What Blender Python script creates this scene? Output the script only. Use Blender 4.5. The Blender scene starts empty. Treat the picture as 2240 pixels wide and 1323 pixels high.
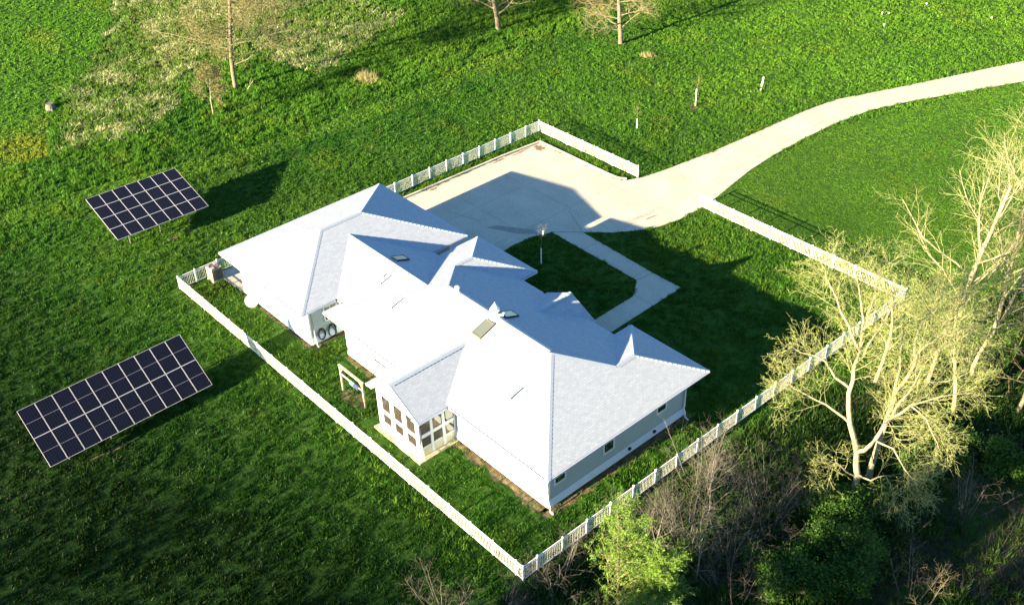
import bpy, math, random
import numpy as np
from mathutils import Matrix, Vector, noise

R = math.radians
sc = bpy.context.scene
COL = sc.collection
rng = np.random.default_rng(7)

# ------------------------------------------------------------------ helpers
class MB:
    """collects polygons (with uv and material index) and links them as ONE mesh object"""
    def __init__(s): s.v = []; s.f = []; s.m = []; s.uv = []
    def poly(s, pts, m=0, uv=None):
        b = len(s.v); s.v += [tuple(map(float, p)) for p in pts]
        s.f.append(tuple(range(b, b + len(pts)))); s.m.append(m)
        s.uv.append(uv if uv else [(0.0, 0.0)] * len(pts))
    def hexa(s, c, m=0):
        # c: 4 bottom, 4 top corners (counter-clockwise seen from above)
        for q in ((3, 2, 1, 0), (4, 5, 6, 7), (0, 1, 5, 4), (1, 2, 6, 5), (2, 3, 7, 6), (3, 0, 4, 7)):
            s.poly([c[i] for i in q], m)
    def box(s, x0, x1, y0, y1, z0, z1, m=0):
        s.hexa([(x0, y0, z0), (x1, y0, z0), (x1, y1, z0), (x0, y1, z0),
                (x0, y0, z1), (x1, y0, z1), (x1, y1, z1), (x0, y1, z1)], m)
    def bar(s, a, b, w, h, m=0, up=(0, 0, 1)):
        a = Vector(a); b = Vector(b); d = (b - a).normalized(); u = Vector(up)
        sd = d.cross(u)
        if sd.length < 1e-4: sd = Vector((1, 0, 0))
        sd.normalize(); u = sd.cross(d)
        sd *= w / 2; u = u * (h / 2)
        s.hexa([a - sd - u, a + sd - u, b + sd - u, b - sd - u, a - sd + u, a + sd + u, b + sd + u, b - sd + u], m)
    def prism(s, pts, z0, z1, m=0, top=None):
        n = len(pts)
        s.poly([(x, y, z1) for x, y in pts], m if top is None else top, [(x, y) for x, y in pts])
        s.poly([(x, y, z0) for x, y in reversed(pts)], m)
        for i in range(n):
            (x0, y0), (x1, y1) = pts[i], pts[(i + 1) % n]
            s.poly([(x0, y0, z0), (x1, y1, z0), (x1, y1, z1), (x0, y0, z1)], m)
    def lathe(s, prof, n=20, c=(0, 0, 0), m=0):
        rings = []
        for r, z in prof:
            rings.append([(c[0] + r * math.cos(2 * math.pi * i / n), c[1] + r * math.sin(2 * math.pi * i / n), c[2] + z) for i in range(n)])
        for a, b in zip(rings, rings[1:]):
            for i in range(n):
                j = (i + 1) % n
                s.poly([a[i], a[j], b[j], b[i]], m)
        s.poly(rings[-1], m); s.poly(rings[0][::-1], m)
    def tube(s, pts, r, n=6, m=0):
        pts = [Vector(p) for p in pts]; rings = []
        for i, p in enumerate(pts):
            d = (pts[min(i + 1, len(pts) - 1)] - pts[max(i - 1, 0)]).normalized()
            u = d.cross(Vector((0, 0, 1)))
            if u.length < 1e-3: u = d.cross(Vector((1, 0, 0)))
            u.normalize(); w = d.cross(u)
            rr = r[i] if isinstance(r, (list, tuple)) else r
            rings.append([p + u * (rr * math.cos(2 * math.pi * k / n)) + w * (rr * math.sin(2 * math.pi * k / n)) for k in range(n)])
        for a, b in zip(rings, rings[1:]):
            for i in range(n):
                j = (i + 1) % n
                s.poly([a[i], a[j], b[j], b[i]], m)
        s.poly(rings[0][::-1], m); s.poly(rings[-1], m)
    def build(s, name, mats, parent=None, smooth=False):
        me = bpy.data.meshes.new(name); me.from_pydata(s.v, [], s.f)
        if not isinstance(mats, (list, tuple)): mats = [mats]
        for m in mats: me.materials.append(m)
        me.polygons.foreach_set('material_index', s.m)
        ul = me.uv_layers.new(name='UVMap')
        ul.data.foreach_set('uv', [c for f in s.uv for p in f for c in p])
        if smooth: me.polygons.foreach_set('use_smooth', [True] * len(s.f))
        me.update()
        o = bpy.data.objects.new(name, me); COL.objects.link(o)
        if parent: o.parent = parent
        return o

def thing(name, label, cat, loc=(0, 0, 0), rz=0, group=None):
    o = bpy.data.objects.new(name, None); COL.objects.link(o)
    o.empty_display_size = .3
    o.location = loc; o.rotation_euler = (0, 0, rz)
    o['label'] = label; o['category'] = cat
    if group: o['group'] = group
    return o
def tag(o, label, cat, group=None, kind=None):
    o['label'] = label; o['category'] = cat
    if group: o['group'] = group
    if kind: o['kind'] = kind
    return o
def struct(o, label=None):
    o['kind'] = 'structure'
    if label: o['label'] = label
    return o
def inst(src, parent, loc=(0, 0, 0), rz=0):
    c = src.copy(); COL.objects.link(c); c.parent = parent; c.location = loc; c.rotation_euler = (0, 0, rz); return c

# ------------------------------------------------------------------ materials
def mat(name, col, rough=.6, spec=.3, var=0, scale=4, bump=0, bscale=20, metal=0, trans=None):
    m = bpy.data.materials.new(name); m.use_nodes = True
    nt = m.node_tree; b = nt.nodes['Principled BSDF']
    b.inputs['Base Color'].default_value = (*col, 1); b.inputs['Roughness'].default_value = rough
    b.inputs['Specular IOR Level'].default_value = spec; b.inputs['Metallic'].default_value = metal
    geo = nt.nodes.new('ShaderNodeNewGeometry')
    if var:
        n = nt.nodes.new('ShaderNodeTexNoise'); n.inputs['Scale'].default_value = scale; n.inputs['Detail'].default_value = 6
        nt.links.new(geo.outputs['Position'], n.inputs['Vector'])
        r = nt.nodes.new('ShaderNodeMapRange'); r.inputs[1].default_value = .3; r.inputs[2].default_value = .7
        r.inputs[3].default_value = 1 - var; r.inputs[4].default_value = 1 + var
        nt.links.new(n.outputs['Fac'], r.inputs[0])
        x = nt.nodes.new('ShaderNodeMix'); x.data_type = 'RGBA'; x.blend_type = 'MULTIPLY'; x.inputs[0].default_value = 1
        x.inputs[6].default_value = (*col, 1); nt.links.new(r.outputs[0], x.inputs[7])
        nt.links.new(x.outputs[2], b.inputs['Base Color'])
    if bump:
        n2 = nt.nodes.new('ShaderNodeTexNoise'); n2.inputs['Scale'].default_value = bscale; n2.inputs['Detail'].default_value = 4
        nt.links.new(geo.outputs['Position'], n2.inputs['Vector'])
        bp = nt.nodes.new('ShaderNodeBump'); bp.inputs['Strength'].default_value = bump; bp.inputs['Distance'].default_value = .05
        nt.links.new(n2.outputs['Fac'], bp.inputs['Height']); nt.links.new(bp.outputs[0], b.inputs['Normal'])
    return m

def leaf_mat(name, col, col2, tr=.35, attr=False):
    m = bpy.data.materials.new(name); m.use_nodes = True; nt = m.node_tree; nt.nodes.clear()
    out = nt.nodes.new('ShaderNodeOutputMaterial')
    d = nt.nodes.new('ShaderNodeBsdfPrincipled'); d.inputs['Roughness'].default_value = .55; d.inputs['Specular IOR Level'].default_value = .2
    t = nt.nodes.new('ShaderNodeBsdfTranslucent'); mx = nt.nodes.new('ShaderNodeMixShader'); mx.inputs[0].default_value = tr
    if attr:
        a = nt.nodes.new('ShaderNodeAttribute'); a.attribute_name = 'Col'; c = a.outputs['Color']
    else:
        geo = nt.nodes.new('ShaderNodeNewGeometry'); n = nt.nodes.new('ShaderNodeTexNoise'); n.inputs['Scale'].default_value = 2.5; n.inputs['Detail'].default_value = 5
        nt.links.new(geo.outputs['Position'], n.inputs['Vector'])
        rp = nt.nodes.new('ShaderNodeValToRGB'); rp.color_ramp.elements[0].position = .35; rp.color_ramp.elements[1].position = .65
        rp.color_ramp.elements[0].color = (*col, 1); rp.color_ramp.elements[1].color = (*col2, 1)
        nt.links.new(n.outputs['Fac'], rp.inputs[0]); c = rp.outputs[0]
    nt.links.new(c, d.inputs['Base Color']); nt.links.new(c, t.inputs['Color'])
    nt.links.new(d.outputs[0], mx.inputs[1]); nt.links.new(t.outputs[0], mx.inputs[2]); nt.links.new(mx.outputs[0], out.inputs['Surface'])
    return m

def shingle_mat():
    m = bpy.data.materials.new('asphalt_shingle'); m.use_nodes = True; nt = m.node_tree; b = nt.nodes['Principled BSDF']
    b.inputs['Roughness'].default_value = .85; b.inputs['Specular IOR Level'].default_value = .2
    uv = nt.nodes.new('ShaderNodeUVMap'); uv.uv_map = 'UVMap'
    br = nt.nodes.new('ShaderNodeTexBrick'); br.inputs['Scale'].default_value = 1
    br.inputs['Brick Width'].default_value = .30; br.inputs['Row Height'].default_value = .145
    br.inputs['Mortar Size'].default_value = .012; br.inputs['Mortar Smooth'].default_value = .4; br.inputs['Bias'].default_value = -.1
    br.inputs['Color1'].default_value = (.305, .345, .42, 1); br.inputs['Color2'].default_value = (.35, .39, .468, 1)
    br.inputs['Mortar'].default_value = (.265, .30, .375, 1)
    nt.links.new(uv.outputs[0], br.inputs['Vector'])
    n = nt.nodes.new('ShaderNodeTexNoise'); n.inputs['Scale'].default_value = 3.5; n.inputs['Detail'].default_value = 8; n.inputs['Roughness'].default_value = .7
    nt.links.new(uv.outputs[0], n.inputs['Vector'])
    r = nt.nodes.new('ShaderNodeMapRange'); r.inputs[1].default_value = .3; r.inputs[2].default_value = .7; r.inputs[3].default_value = .92; r.inputs[4].default_value = 1.08
    nt.links.new(n.outputs['Fac'], r.inputs[0])
    x = nt.nodes.new('ShaderNodeMix'); x.data_type = 'RGBA'; x.blend_type = 'MULTIPLY'; x.inputs[0].default_value = 1
    nt.links.new(br.outputs['Color'], x.inputs[6]); nt.links.new(r.outputs[0], x.inputs[7]); nt.links.new(x.outputs[2], b.inputs['Base Color'])
    bp = nt.nodes.new('ShaderNodeBump'); bp.inputs['Strength'].default_value = .3; bp.inputs['Distance'].default_value = .015; bp.invert = True
    nt.links.new(br.outputs['Fac'], bp.inputs['Height']); nt.links.new(bp.outputs[0], b.inputs['Normal'])
    return m

def siding_mat():
    m = mat('lap_siding', (.34, .41, .45), .6, .3, .05, 1.2)
    nt = m.node_tree; b = nt.nodes['Principled BSDF']
    geo = nt.nodes.new('ShaderNodeNewGeometry'); sx = nt.nodes.new('ShaderNodeSeparateXYZ'); nt.links.new(geo.outputs['Position'], sx.inputs[0])
    a = nt.nodes.new('ShaderNodeMath'); a.operation = 'DIVIDE'; a.inputs[1].default_value = .13; nt.links.new(sx.outputs[2], a.inputs[0])
    f = nt.nodes.new('ShaderNodeMath'); f.operation = 'FRACT'; nt.links.new(a.outputs[0], f.inputs[0])
    bp = nt.nodes.new('ShaderNodeBump'); bp.inputs['Strength'].default_value = .7; bp.inputs['Distance'].default_value = .03; bp.invert = True
    nt.links.new(f.outputs[0], bp.inputs['Height']); nt.links.new(bp.outputs[0], b.inputs['Normal'])
    return m

def concrete_mat():
    m = bpy.data.materials.new('concrete_paving'); m.use_nodes = True; nt = m.node_tree; b = nt.nodes['Principled BSDF']
    b.inputs['Roughness'].default_value = .85; b.inputs['Specular IOR Level'].default_value = .25
    geo = nt.nodes.new('ShaderNodeNewGeometry')
    n = nt.nodes.new('ShaderNodeTexNoise'); n.inputs['Scale'].default_value = .35; n.inputs['Detail'].default_value = 8; n.inputs['Roughness'].default_value = .65
    nt.links.new(geo.outputs['Position'], n.inputs['Vector'])
    rp = nt.nodes.new('ShaderNodeValToRGB'); e = rp.color_ramp.elements
    e[0].position = .3; e[0].color = (.40, .36, .305, 1); e[1].position = .68; e[1].color = (.51, .465, .40, 1)
    nt.links.new(n.outputs['Fac'], rp.inputs[0])
    n2 = nt.nodes.new('ShaderNodeTexNoise'); n2.inputs['Scale'].default_value = 7; n2.inputs['Detail'].default_value = 8
    nt.links.new(geo.outputs['Position'], n2.inputs['Vector'])
    r2 = nt.nodes.new('ShaderNodeMapRange'); r2.inputs[1].default_value = .3; r2.inputs[2].default_value = .7; r2.inputs[3].default_value = .88; r2.inputs[4].default_value = 1.1
    nt.links.new(n2.outputs['Fac'], r2.inputs[0])
    x = nt.nodes.new('ShaderNodeMix'); x.data_type = 'RGBA'; x.blend_type = 'MULTIPLY'; x.inputs[0].default_value = 1
    nt.links.new(rp.outputs[0], x.inputs[6]); nt.links.new(r2.outputs[0], x.inputs[7])
    br = nt.nodes.new('ShaderNodeTexBrick'); br.offset = 0; br.inputs['Scale'].default_value = 1
    br.inputs['Brick Width'].default_value = 5.2; br.inputs['Row Height'].default_value = 5.2; br.inputs['Mortar Size'].default_value = .022; br.inputs['Mortar Smooth'].default_value = .3
    br.inputs['Color1'].default_value = (1, 1, 1, 1); br.inputs['Color2'].default_value = (.95, .95, .95, 1); br.inputs['Mortar'].default_value = (.62, .6, .58, 1)
    mp = nt.nodes.new('ShaderNodeMapping'); mp.inputs['Location'].default_value = (-1.2, -2.3, 0)
    nt.links.new(geo.outputs['Position'], mp.inputs[0]); nt.links.new(mp.outputs[0], br.inputs['Vector'])
    y = nt.nodes.new('ShaderNodeMix'); y.data_type = 'RGBA'; y.blend_type = 'MULTIPLY'; y.inputs[0].default_value = 1
    nt.links.new(x.outputs[2], y.inputs[6]); nt.links.new(br.outputs['Color'], y.inputs[7]); nt.links.new(y.outputs[2], b.inputs['Base Color'])
    bp = nt.nodes.new('ShaderNodeBump'); bp.inputs['Strength'].default_value = .25; bp.inputs['Distance'].default_value = .01
    nt.links.new(n2.outputs['Fac'], bp.inputs['Height']); nt.links.new(bp.outputs[0], b.inputs['Normal'])
    return m

def ground_mat():
    m = bpy.data.materials.new('meadow_ground'); m.use_nodes = True; nt = m.node_tree; b = nt.nodes['Principled BSDF']
    b.inputs['Roughness'].default_value = .95; b.inputs['Specular IOR Level'].default_value = .1
    geo = nt.nodes.new('ShaderNodeNewGeometry')
    n = nt.nodes.new('ShaderNodeTexNoise'); n.inputs['Scale'].default_value = 1.6; n.inputs['Detail'].default_value = 9; n.inputs['Roughness'].default_value = .7
    nt.links.new(geo.outputs['Position'], n.inputs['Vector'])
    rp = nt.nodes.new('ShaderNodeValToRGB'); e = rp.color_ramp.elements
    e[0].position = .32; e[0].color = (.022, .060, .008, 1); e[1].position = .7; e[1].color = (.048, .115, .014, 1)
    nt.links.new(n.outputs['Fac'], rp.inputs[0])
    at = nt.nodes.new('ShaderNodeAttribute'); at.attribute_name = 'Zone'
    sx = nt.nodes.new('ShaderNodeSeparateColor'); nt.links.new(at.outputs['Color'], sx.inputs[0])
    n2 = nt.nodes.new('ShaderNodeTexNoise'); n2.inputs['Scale'].default_value = 3; n2.inputs['Detail'].default_value = 8
    nt.links.new(geo.outputs['Position'], n2.inputs['Vector'])
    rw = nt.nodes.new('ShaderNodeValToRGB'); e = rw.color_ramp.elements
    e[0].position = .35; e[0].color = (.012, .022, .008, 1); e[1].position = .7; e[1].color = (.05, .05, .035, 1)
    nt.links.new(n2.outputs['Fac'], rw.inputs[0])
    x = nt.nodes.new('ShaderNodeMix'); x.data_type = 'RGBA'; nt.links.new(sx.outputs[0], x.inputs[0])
    xd = nt.nodes.new('ShaderNodeMix'); xd.data_type = 'RGBA'; xd.inputs[7].default_value = (.009, .030, .004, 1); nt.links.new(sx.outputs[1], xd.inputs[0]); nt.links.new(rp.outputs[0], xd.inputs[6])  # G channel: painted shade of the lower lawn darkens the ground
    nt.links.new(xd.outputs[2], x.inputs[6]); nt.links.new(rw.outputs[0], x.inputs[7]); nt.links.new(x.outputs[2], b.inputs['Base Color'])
    bp = nt.nodes.new('ShaderNodeBump'); bp.inputs['Strength'].default_value = 1; bp.inputs['Distance'].default_value = .25
    nt.links.new(n.outputs['Fac'], bp.inputs['Height']); nt.links.new(bp.outputs[0], b.inputs['Normal'])
    return m

def soil_mat():
    return mat('bare_soil', (.13, .10, .06), .95, .1, .45, 3, .8, 9)

def cell_mat(name, midw):
    # photovoltaic glass: dark cells, hairline busbars and a pale mid strip from the uv of each module
    m = bpy.data.materials.new(name); m.use_nodes = True; nt = m.node_tree; b = nt.nodes['Principled BSDF']
    b.inputs['Roughness'].default_value = .2; b.inputs['Specular IOR Level'].default_value = .12
    uv = nt.nodes.new('ShaderNodeUVMap'); uv.uv_map = 'UVMap'; sx = nt.nodes.new('ShaderNodeSeparateXYZ'); nt.links.new(uv.outputs[0], sx.inputs[0])
    def line(src, k, w):
        a = nt.nodes.new('ShaderNodeMath'); a.operation = 'MULTIPLY'; a.inputs[1].default_value = k; nt.links.new(src, a.inputs[0])
        f = nt.nodes.new('ShaderNodeMath'); f.operation = 'FRACT'; nt.links.new(a.outputs[0], f.inputs[0])
        s = nt.nodes.new('ShaderNodeMath'); s.operation = 'SUBTRACT'; s.inputs[1].default_value = .5; nt.links.new(f.outputs[0], s.inputs[0])
        ab = nt.nodes.new('ShaderNodeMath'); ab.operation = 'ABSOLUTE'; nt.links.new(s.outputs[0], ab.inputs[0])
        g = nt.nodes.new('ShaderNodeMath'); g.operation = 'GREATER_THAN'; g.inputs[1].default_value = .5 - w; nt.links.new(ab.outputs[0], g.inputs[0])
        return g.outputs[0]
    l1 = line(sx.outputs[0], 6, .035); l2 = line(sx.outputs[1], 24, .04)
    mx = nt.nodes.new('ShaderNodeMath'); mx.operation = 'MAXIMUM'; nt.links.new(l1, mx.inputs[0]); nt.links.new(l2, mx.inputs[1])
    s = nt.nodes.new('ShaderNodeMath'); s.operation = 'SUBTRACT'; s.inputs[1].default_value = .5; nt.links.new(sx.outputs[1], s.inputs[0])
    ab = nt.nodes.new('ShaderNodeMath'); ab.operation = 'ABSOLUTE'; nt.links.new(s.outputs[0], ab.inputs[0])
    g = nt.nodes.new('ShaderNodeMath'); g.operation = 'LESS_THAN'; g.inputs[1].default_value = midw; nt.links.new(ab.outputs[0], g.inputs[0])
    c1 = nt.nodes.new('ShaderNodeMix'); c1.data_type = 'RGBA'; c1.inputs[6].default_value = (.004, .005, .012, 1); c1.inputs[7].default_value = (.028, .03, .055, 1); nt.links.new(mx.outputs[0], c1.inputs[0])
    c2 = nt.nodes.new('ShaderNodeMix'); c2.data_type = 'RGBA'; c2.inputs[7].default_value = (.25, .25, .31, 1); nt.links.new(c1.outputs[2], c2.inputs[6]); nt.links.new(g.outputs[0], c2.inputs[0])
    nt.links.new(c2.outputs[2], b.inputs['Base Color'])
    return m

def screen_mat():
    m = bpy.data.materials.new('insect_screen'); m.use_nodes = True; nt = m.node_tree; nt.nodes.clear()
    out = nt.nodes.new('ShaderNodeOutputMaterial'); d = nt.nodes.new('ShaderNodeBsdfPrincipled'); d.inputs['Base Color'].default_value = (.035, .028, .024, 1); d.inputs['Roughness'].default_value = .6
    t = nt.nodes.new('ShaderNodeBsdfTransparent'); mx = nt.nodes.new('ShaderNodeMixShader'); mx.inputs[0].default_value = .55
    nt.links.new(t.outputs[0], mx.inputs[1]); nt.links.new(d.outputs[0], mx.inputs[2]); nt.links.new(mx.outputs[0], out.inputs['Surface'])
    return m

M_shingle = shingle_mat(); M_siding = siding_mat(); M_conc = concrete_mat(); M_ground = ground_mat(); M_soil = soil_mat()
M_cap = mat('ridge_shingle', (.33, .39, .47), .85, .2, .12, 9)
M_white = mat('white_vinyl', (.80, .80, .80), .4, .4, .03, 3)
M_trim = mat('white_trim', (.72, .74, .78), .45, .4, .03, 2)
M_fascia = mat('fascia', (.50, .56, .78), .4, .4, .04, 2)
M_skirt = mat('skirt_board', (.60, .67, .84), .5, .3, .05, 2)
M_found = mat('foundation_concrete', (.42, .41, .38), .9, .2, .15, 4)
M_porch = mat('porch_slab', (.55, .48, .32), .9, .2, .12, 2)
M_kerb = mat('kerb_concrete', (.50, .45, .37), .9, .2, .18, 2)
M_joint = mat('joint_filler', (.17, .16, .15), .9, .1)
M_stain = mat('damp_stain', (.20, .13, .085), .9, .2, .3, 3)
M_glass = mat('window_glass', (.012, .022, .024), .08, .6)
M_sky_glass = mat('skylight_glass', (.16, .24, .25), .1, .6)
M_sky_glass2 = mat('skylight_glass_clear', (.095, .118, .108), .1, .6)
M_blackfr = mat('black_frame', (.012, .016, .022), .4, .4)
M_alu = mat('aluminium', (.55, .55, .56), .35, .5, metal=.6)
M_alu_frame = mat('silver_frame', (.48, .48, .53), .35, .5)
M_steel = mat('galvanised_steel', (.30, .31, .32), .45, .5, .1, 6, metal=.7)
M_rubber = mat('black_rubber', (.03, .025, .022), .5, .3)
M_tan = mat('tan_panel', (.33, .285, .22), .6, .3, .18, 5)
M_tan_dark = mat('tan_panel_slots', (.10, .085, .07), .7, .2)
M_grill = mat('dark_grille', (.11, .10, .11), .6, .3)
M_timber = mat('pale_timber', (.40, .36, .28), .7, .2, .15, 6)
M_teal = mat('teal_cloth', (.10, .30, .25), .85, .1, .2, 12)
M_navy = mat('navy_cloth', (.045, .05, .15), .8, .1, .2, 12)
M_floor = mat('porch_floor', (.30, .26, .2), .8, .2, .1, 3)
M_screen = screen_mat()
M_cell10 = cell_mat('pv_glass_fine_midline', .0045); M_cell7 = cell_mat('pv_glass_plain', -1)
M_blade = leaf_mat('grass_blade', None, None, .4, True)
M_bark_pale = mat('pale_bark', (.25, .23, .165), .9, .1, .25, 5, .6, 14)
M_bark_tan = mat('tan_bark', (.145, .128, .095), .9, .1, .25, 5, .6, 14)
M_bark_grey = mat('grey_bark', (.13, .12, .112), .9, .1, .3, 5, .6, 14)
M_twig_pale = mat('pale_twig', (.255, .275, .125), .9, .1, .25, 3)
M_twig_tan = mat('tan_twig', (.21, .185, .105), .9, .1, .25, 3)
M_twig_grey = mat('grey_twig', (.115, .105, .098), .9, .1, .3, 3)
M_catkin = leaf_mat('yellow_green_leaf', (.18, .27, .04), (.28, .36, .075), .4)
M_bud = leaf_mat('budding_leaf', (.13, .14, .05), (.19, .18, .075), .4)
M_willow = leaf_mat('willow_leaf', (.06, .17, .020), (.19, .31, .045), .4)
M_dark_leaf = leaf_mat('dark_leaf', (.024, .07, .010), (.055, .13, .017), .35)
M_ever = leaf_mat('unseen_conifer_leaf', (.012, .03, .01), (.03, .06, .02), .15)

# ------------------------------------------------------------------ site geometry (metres, house axes)
LX, LY = 37.14, 35.95
HE, PM = 3.537, .356
GX0, GX1, GY0, GY1 = 2.925, 13.547, 2.229, 16.285
MX0, MX1, MY0, MY1 = 14.189, 35.343, 3.488, 15.232
QY0, QY1 = 4.996, 13.111
WX0, WY1, AX1, AY1 = 28.985, 16.742, 20.403, 16.70
PX0, PX1, PY0, PZ, PP = 21.938, 26.973, 1.326, 3.45, .532
FX0, FX1, FY1, FZ, FP = 22.535, 26.862, 15.70 + 1.0, 3.335, .498
FY1 = 15.699
OV = .95

drive = [(27.6, 93.0), (22.91, 80.79), (19.77, 72.41), (18.06, 67.88), (16.33, 63.55), (14.95, 60.2), (14.35, 56.22), (14.08, 52.37), (13.87, 48.67), (13.53, 44.01),
         (13.05, 40.4), (12.77, 38.32), (12.35, 36.2), (11.79, 34.95), (11.1, 34.45), (10.12, 34.4), (1.7, 34.4), (1.35, 30.3), (1.13, 20.19), (1.1, 15.3),
         (12.62, 15.3), (12.62, 12.3), (13.0, 12.3), (13.0, 17.6), (12.75, 20.05), (12.61, 21.27), (12.72, 23.07), (13.33, 24.83), (15.0, 26.53), (16.66, 28.12), (17.71, 29.57), (18.55, 31.18),
         (19.0, 33.38), (19.05, 35.89), (18.78, 38.21), (18.37, 40.48), (17.86, 43.6), (17.6, 47.08), (17.6, 50.84), (17.75, 55.67), (18.45, 60.31), (19.99, 64.73),
         (22.28, 69.69), (25.23, 76.26), (31.5, 90.0)]
walk = [(13.345, 24.80), (22.4, 24.63), (23.3, 23.45), (23.62, 22.9), (23.70, 19.04), (23.70, 14.6), (25.50, 14.6), (25.45, 18.82), (25.27, 26.18), (22.64, 26.15), (14.985, 26.49)]
patio = [(.07, 3.0), (.07, 4.9), (3.9, 4.9), (3.9, 3.16), (1.3, 3.0)]
house_foot = [(GX0 + OV, GY0 + OV), (GX1 - OV, GY0 + OV), (GX1 - OV, QY0 + OV), (MX0 + OV, QY0 + OV), (MX0 + OV, MY0 + OV), (22.0, MY0 + OV), (22.0, 1.45), (26.65, 1.45),
              (26.65, MY0 + OV), (MX1 - OV, MY0 + OV), (MX1 - OV, WY1 - OV), (WX0 + OV, WY1 - OV), (WX0 + OV, MY1 - OV), (AX1 - OV, MY1 - OV), (AX1 - OV, AY1 - OV),
              (MX0 + OV, AY1 - OV), (MX0 + OV, QY1 - OV), (GX1 - OV, QY1 - OV), (GX1 - OV, GY1 - OV), (GX0 + OV, GY1 - OV)]
woods = [(37.9, -8), (37.6, 4), (37.9, 9), (38.0, 16), (38.2, 21), (40, 27), (42.5, 33), (48, 38), (70, 48), (75, -8)]
straw_zone = [(-27.5, 2.1), (-33, 5.2), (-37.4, 6.4), (-41.9, 10.1), (-53.7, 19.6), (-66, 26), (-52, 47), (-33, 46), (-27.5, 38), (-25.5, 29), (-32, 27), (-40, 24), (-29, 15), (-25, 10)]
left_strip = [(-90, -20), (-30, -20), (-27.6, 1.5), (-37.6, 6.0), (-54, 19.2), (-68, 26), (-95, 40)]

def inpoly(x, y, P):
    r = np.zeros(x.shape, bool); n = len(P)
    for i in range(n):
        x0, y0 = P[i]; x1, y1 = P[(i + 1) % n]
        c = (y0 > y) != (y1 > y)
        with np.errstate(divide='ignore', invalid='ignore'):
            r ^= c & (x < (x1 - x0) * (y - y0) / (y1 - y0 + 1e-12) + x0)
    return r
def dpoly(x, y, P):
    d = np.full(x.shape, 1e9); n = len(P)
    for i in range(n):
        x0, y0 = P[i]; x1, y1 = P[(i + 1) % n]; dx, dy = x1 - x0, y1 - y0
        t = np.clip(((x - x0) * dx + (y - y0) * dy) / (dx * dx + dy * dy + 1e-12), 0, 1)
        d = np.minimum(d, np.hypot(x - x0 - t * dx, y - y0 - t * dy))
    return d
def vnoise(x, y, s, seed=0):
    # value noise, smooth, vectorised; 0..1
    g = np.random.default_rng(1000 + seed).random((257, 257))
    u = x / s + 500.3; v = y / s + 500.7
    i = np.floor(u).astype(int); j = np.floor(v).astype(int); fu = u - i; fv = v - j
    fu = fu * fu * (3 - 2 * fu); fv = fv * fv * (3 - 2 * fv); i %= 256; j %= 256
    return (g[i, j] * (1 - fu) + g[i + 1, j] * fu) * (1 - fv) + (g[i, j + 1] * (1 - fu) + g[i + 1, j + 1] * fu) * fv
def fbm(x, y, s, seed=0):
    return (vnoise(x, y, s, seed) * .5 + vnoise(x, y, s * .48, seed + 1) * .3 + vnoise(x, y, s * .21, seed + 2) * .2)
YARD = [(-1.5, -1.5), (LX + 1, -1.5), (LX + 1, LY + 1.5), (-1.5, LY + 1.5)]
def height(x, y):
    x = np.asarray(x, float); y = np.asarray(y, float)
    d = np.minimum(np.where(inpoly(x, y, YARD), 0, dpoly(x, y, YARD)), np.where(inpoly(x, y, drive), 0, dpoly(x, y, drive)))
    k = np.clip((d - .6) / 6, 0, 1)
    return k * ((fbm(x, y, 14, 20) - .5) * .50 + (fbm(x, y, 3, 30) - .5) * .05)
def hz(x, y): return float(height(np.array([x]), np.array([y]))[0])

# ------------------------------------------------------------------ ground
def axis(a, b, step, far):
    c = list(np.arange(a, b + 1e-6, step)); lo = []; hi = []; s = step; p = a
    while p > -far: s *= 1.35; p -= s; lo.append(p)
    s = step; p = b
    while p < far: s *= 1.35; p += s; hi.append(p)
    return np.array(lo[::-1] + c + hi)
xs = axis(-76, 62, .5, 900); ys = axis(-26, 102, .5, 900)
gx, gy = np.meshgrid(xs, ys, indexing='ij'); gz = height(gx.ravel(), gy.ravel())
nx, ny = len(xs), len(ys)
V = np.stack([gx.ravel(), gy.ravel(), gz], 1)
ii, jj = np.meshgrid(np.arange(nx - 1), np.arange(ny - 1), indexing='ij'); a = (ii * ny + jj).ravel()
F = np.stack([a, a + ny, a + ny + 1, a + 1], 1)
def np_mesh(name, V, F, mats, midx=None, col=None, colname='Col'):
    me = bpy.data.meshes.new(name); k = F.shape[1]
    me.vertices.add(len(V)); me.vertices.foreach_set('co', np.ascontiguousarray(V, np.float32).ravel())
    me.loops.add(F.size); me.loops.foreach_set('vertex_index', np.ascontiguousarray(F, np.int32).ravel())
    me.polygons.add(len(F)); me.polygons.foreach_set('loop_start', np.arange(0, F.size, k, dtype=np.int32))
    for m in (mats if isinstance(mats, (list, tuple)) else [mats]): me.materials.append(m)
    if midx is not None: me.polygons.foreach_set('material_index', np.ascontiguousarray(midx, np.int32))
    if col is not None:
        ca = me.color_attributes.new(colname, 'FLOAT_COLOR', 'POINT'); ca.data.foreach_set('color', np.ascontiguousarray(col, np.float32).ravel())
    me.update(calc_edges=True); me.validate()
    o = bpy.data.objects.new(name, me); COL.objects.link(o); return o
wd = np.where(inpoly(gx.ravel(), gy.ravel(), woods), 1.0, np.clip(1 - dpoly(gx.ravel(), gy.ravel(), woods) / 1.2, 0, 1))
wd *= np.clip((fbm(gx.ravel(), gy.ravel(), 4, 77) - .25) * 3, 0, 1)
vx, vy = gx.ravel(), gy.ravel()
def lawn_shade(x, y):                                                     # shade over the lower lawn, painted into blade and ground colour
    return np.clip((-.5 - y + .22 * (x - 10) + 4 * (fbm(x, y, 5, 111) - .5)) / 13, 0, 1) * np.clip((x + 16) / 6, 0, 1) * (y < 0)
nr = lawn_shade(vx, vy)
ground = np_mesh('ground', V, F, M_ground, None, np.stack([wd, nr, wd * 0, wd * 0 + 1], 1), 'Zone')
ground.data.polygons.foreach_set('use_smooth', [True] * len(F))
struct(ground, 'green grassy ground sheet')

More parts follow.
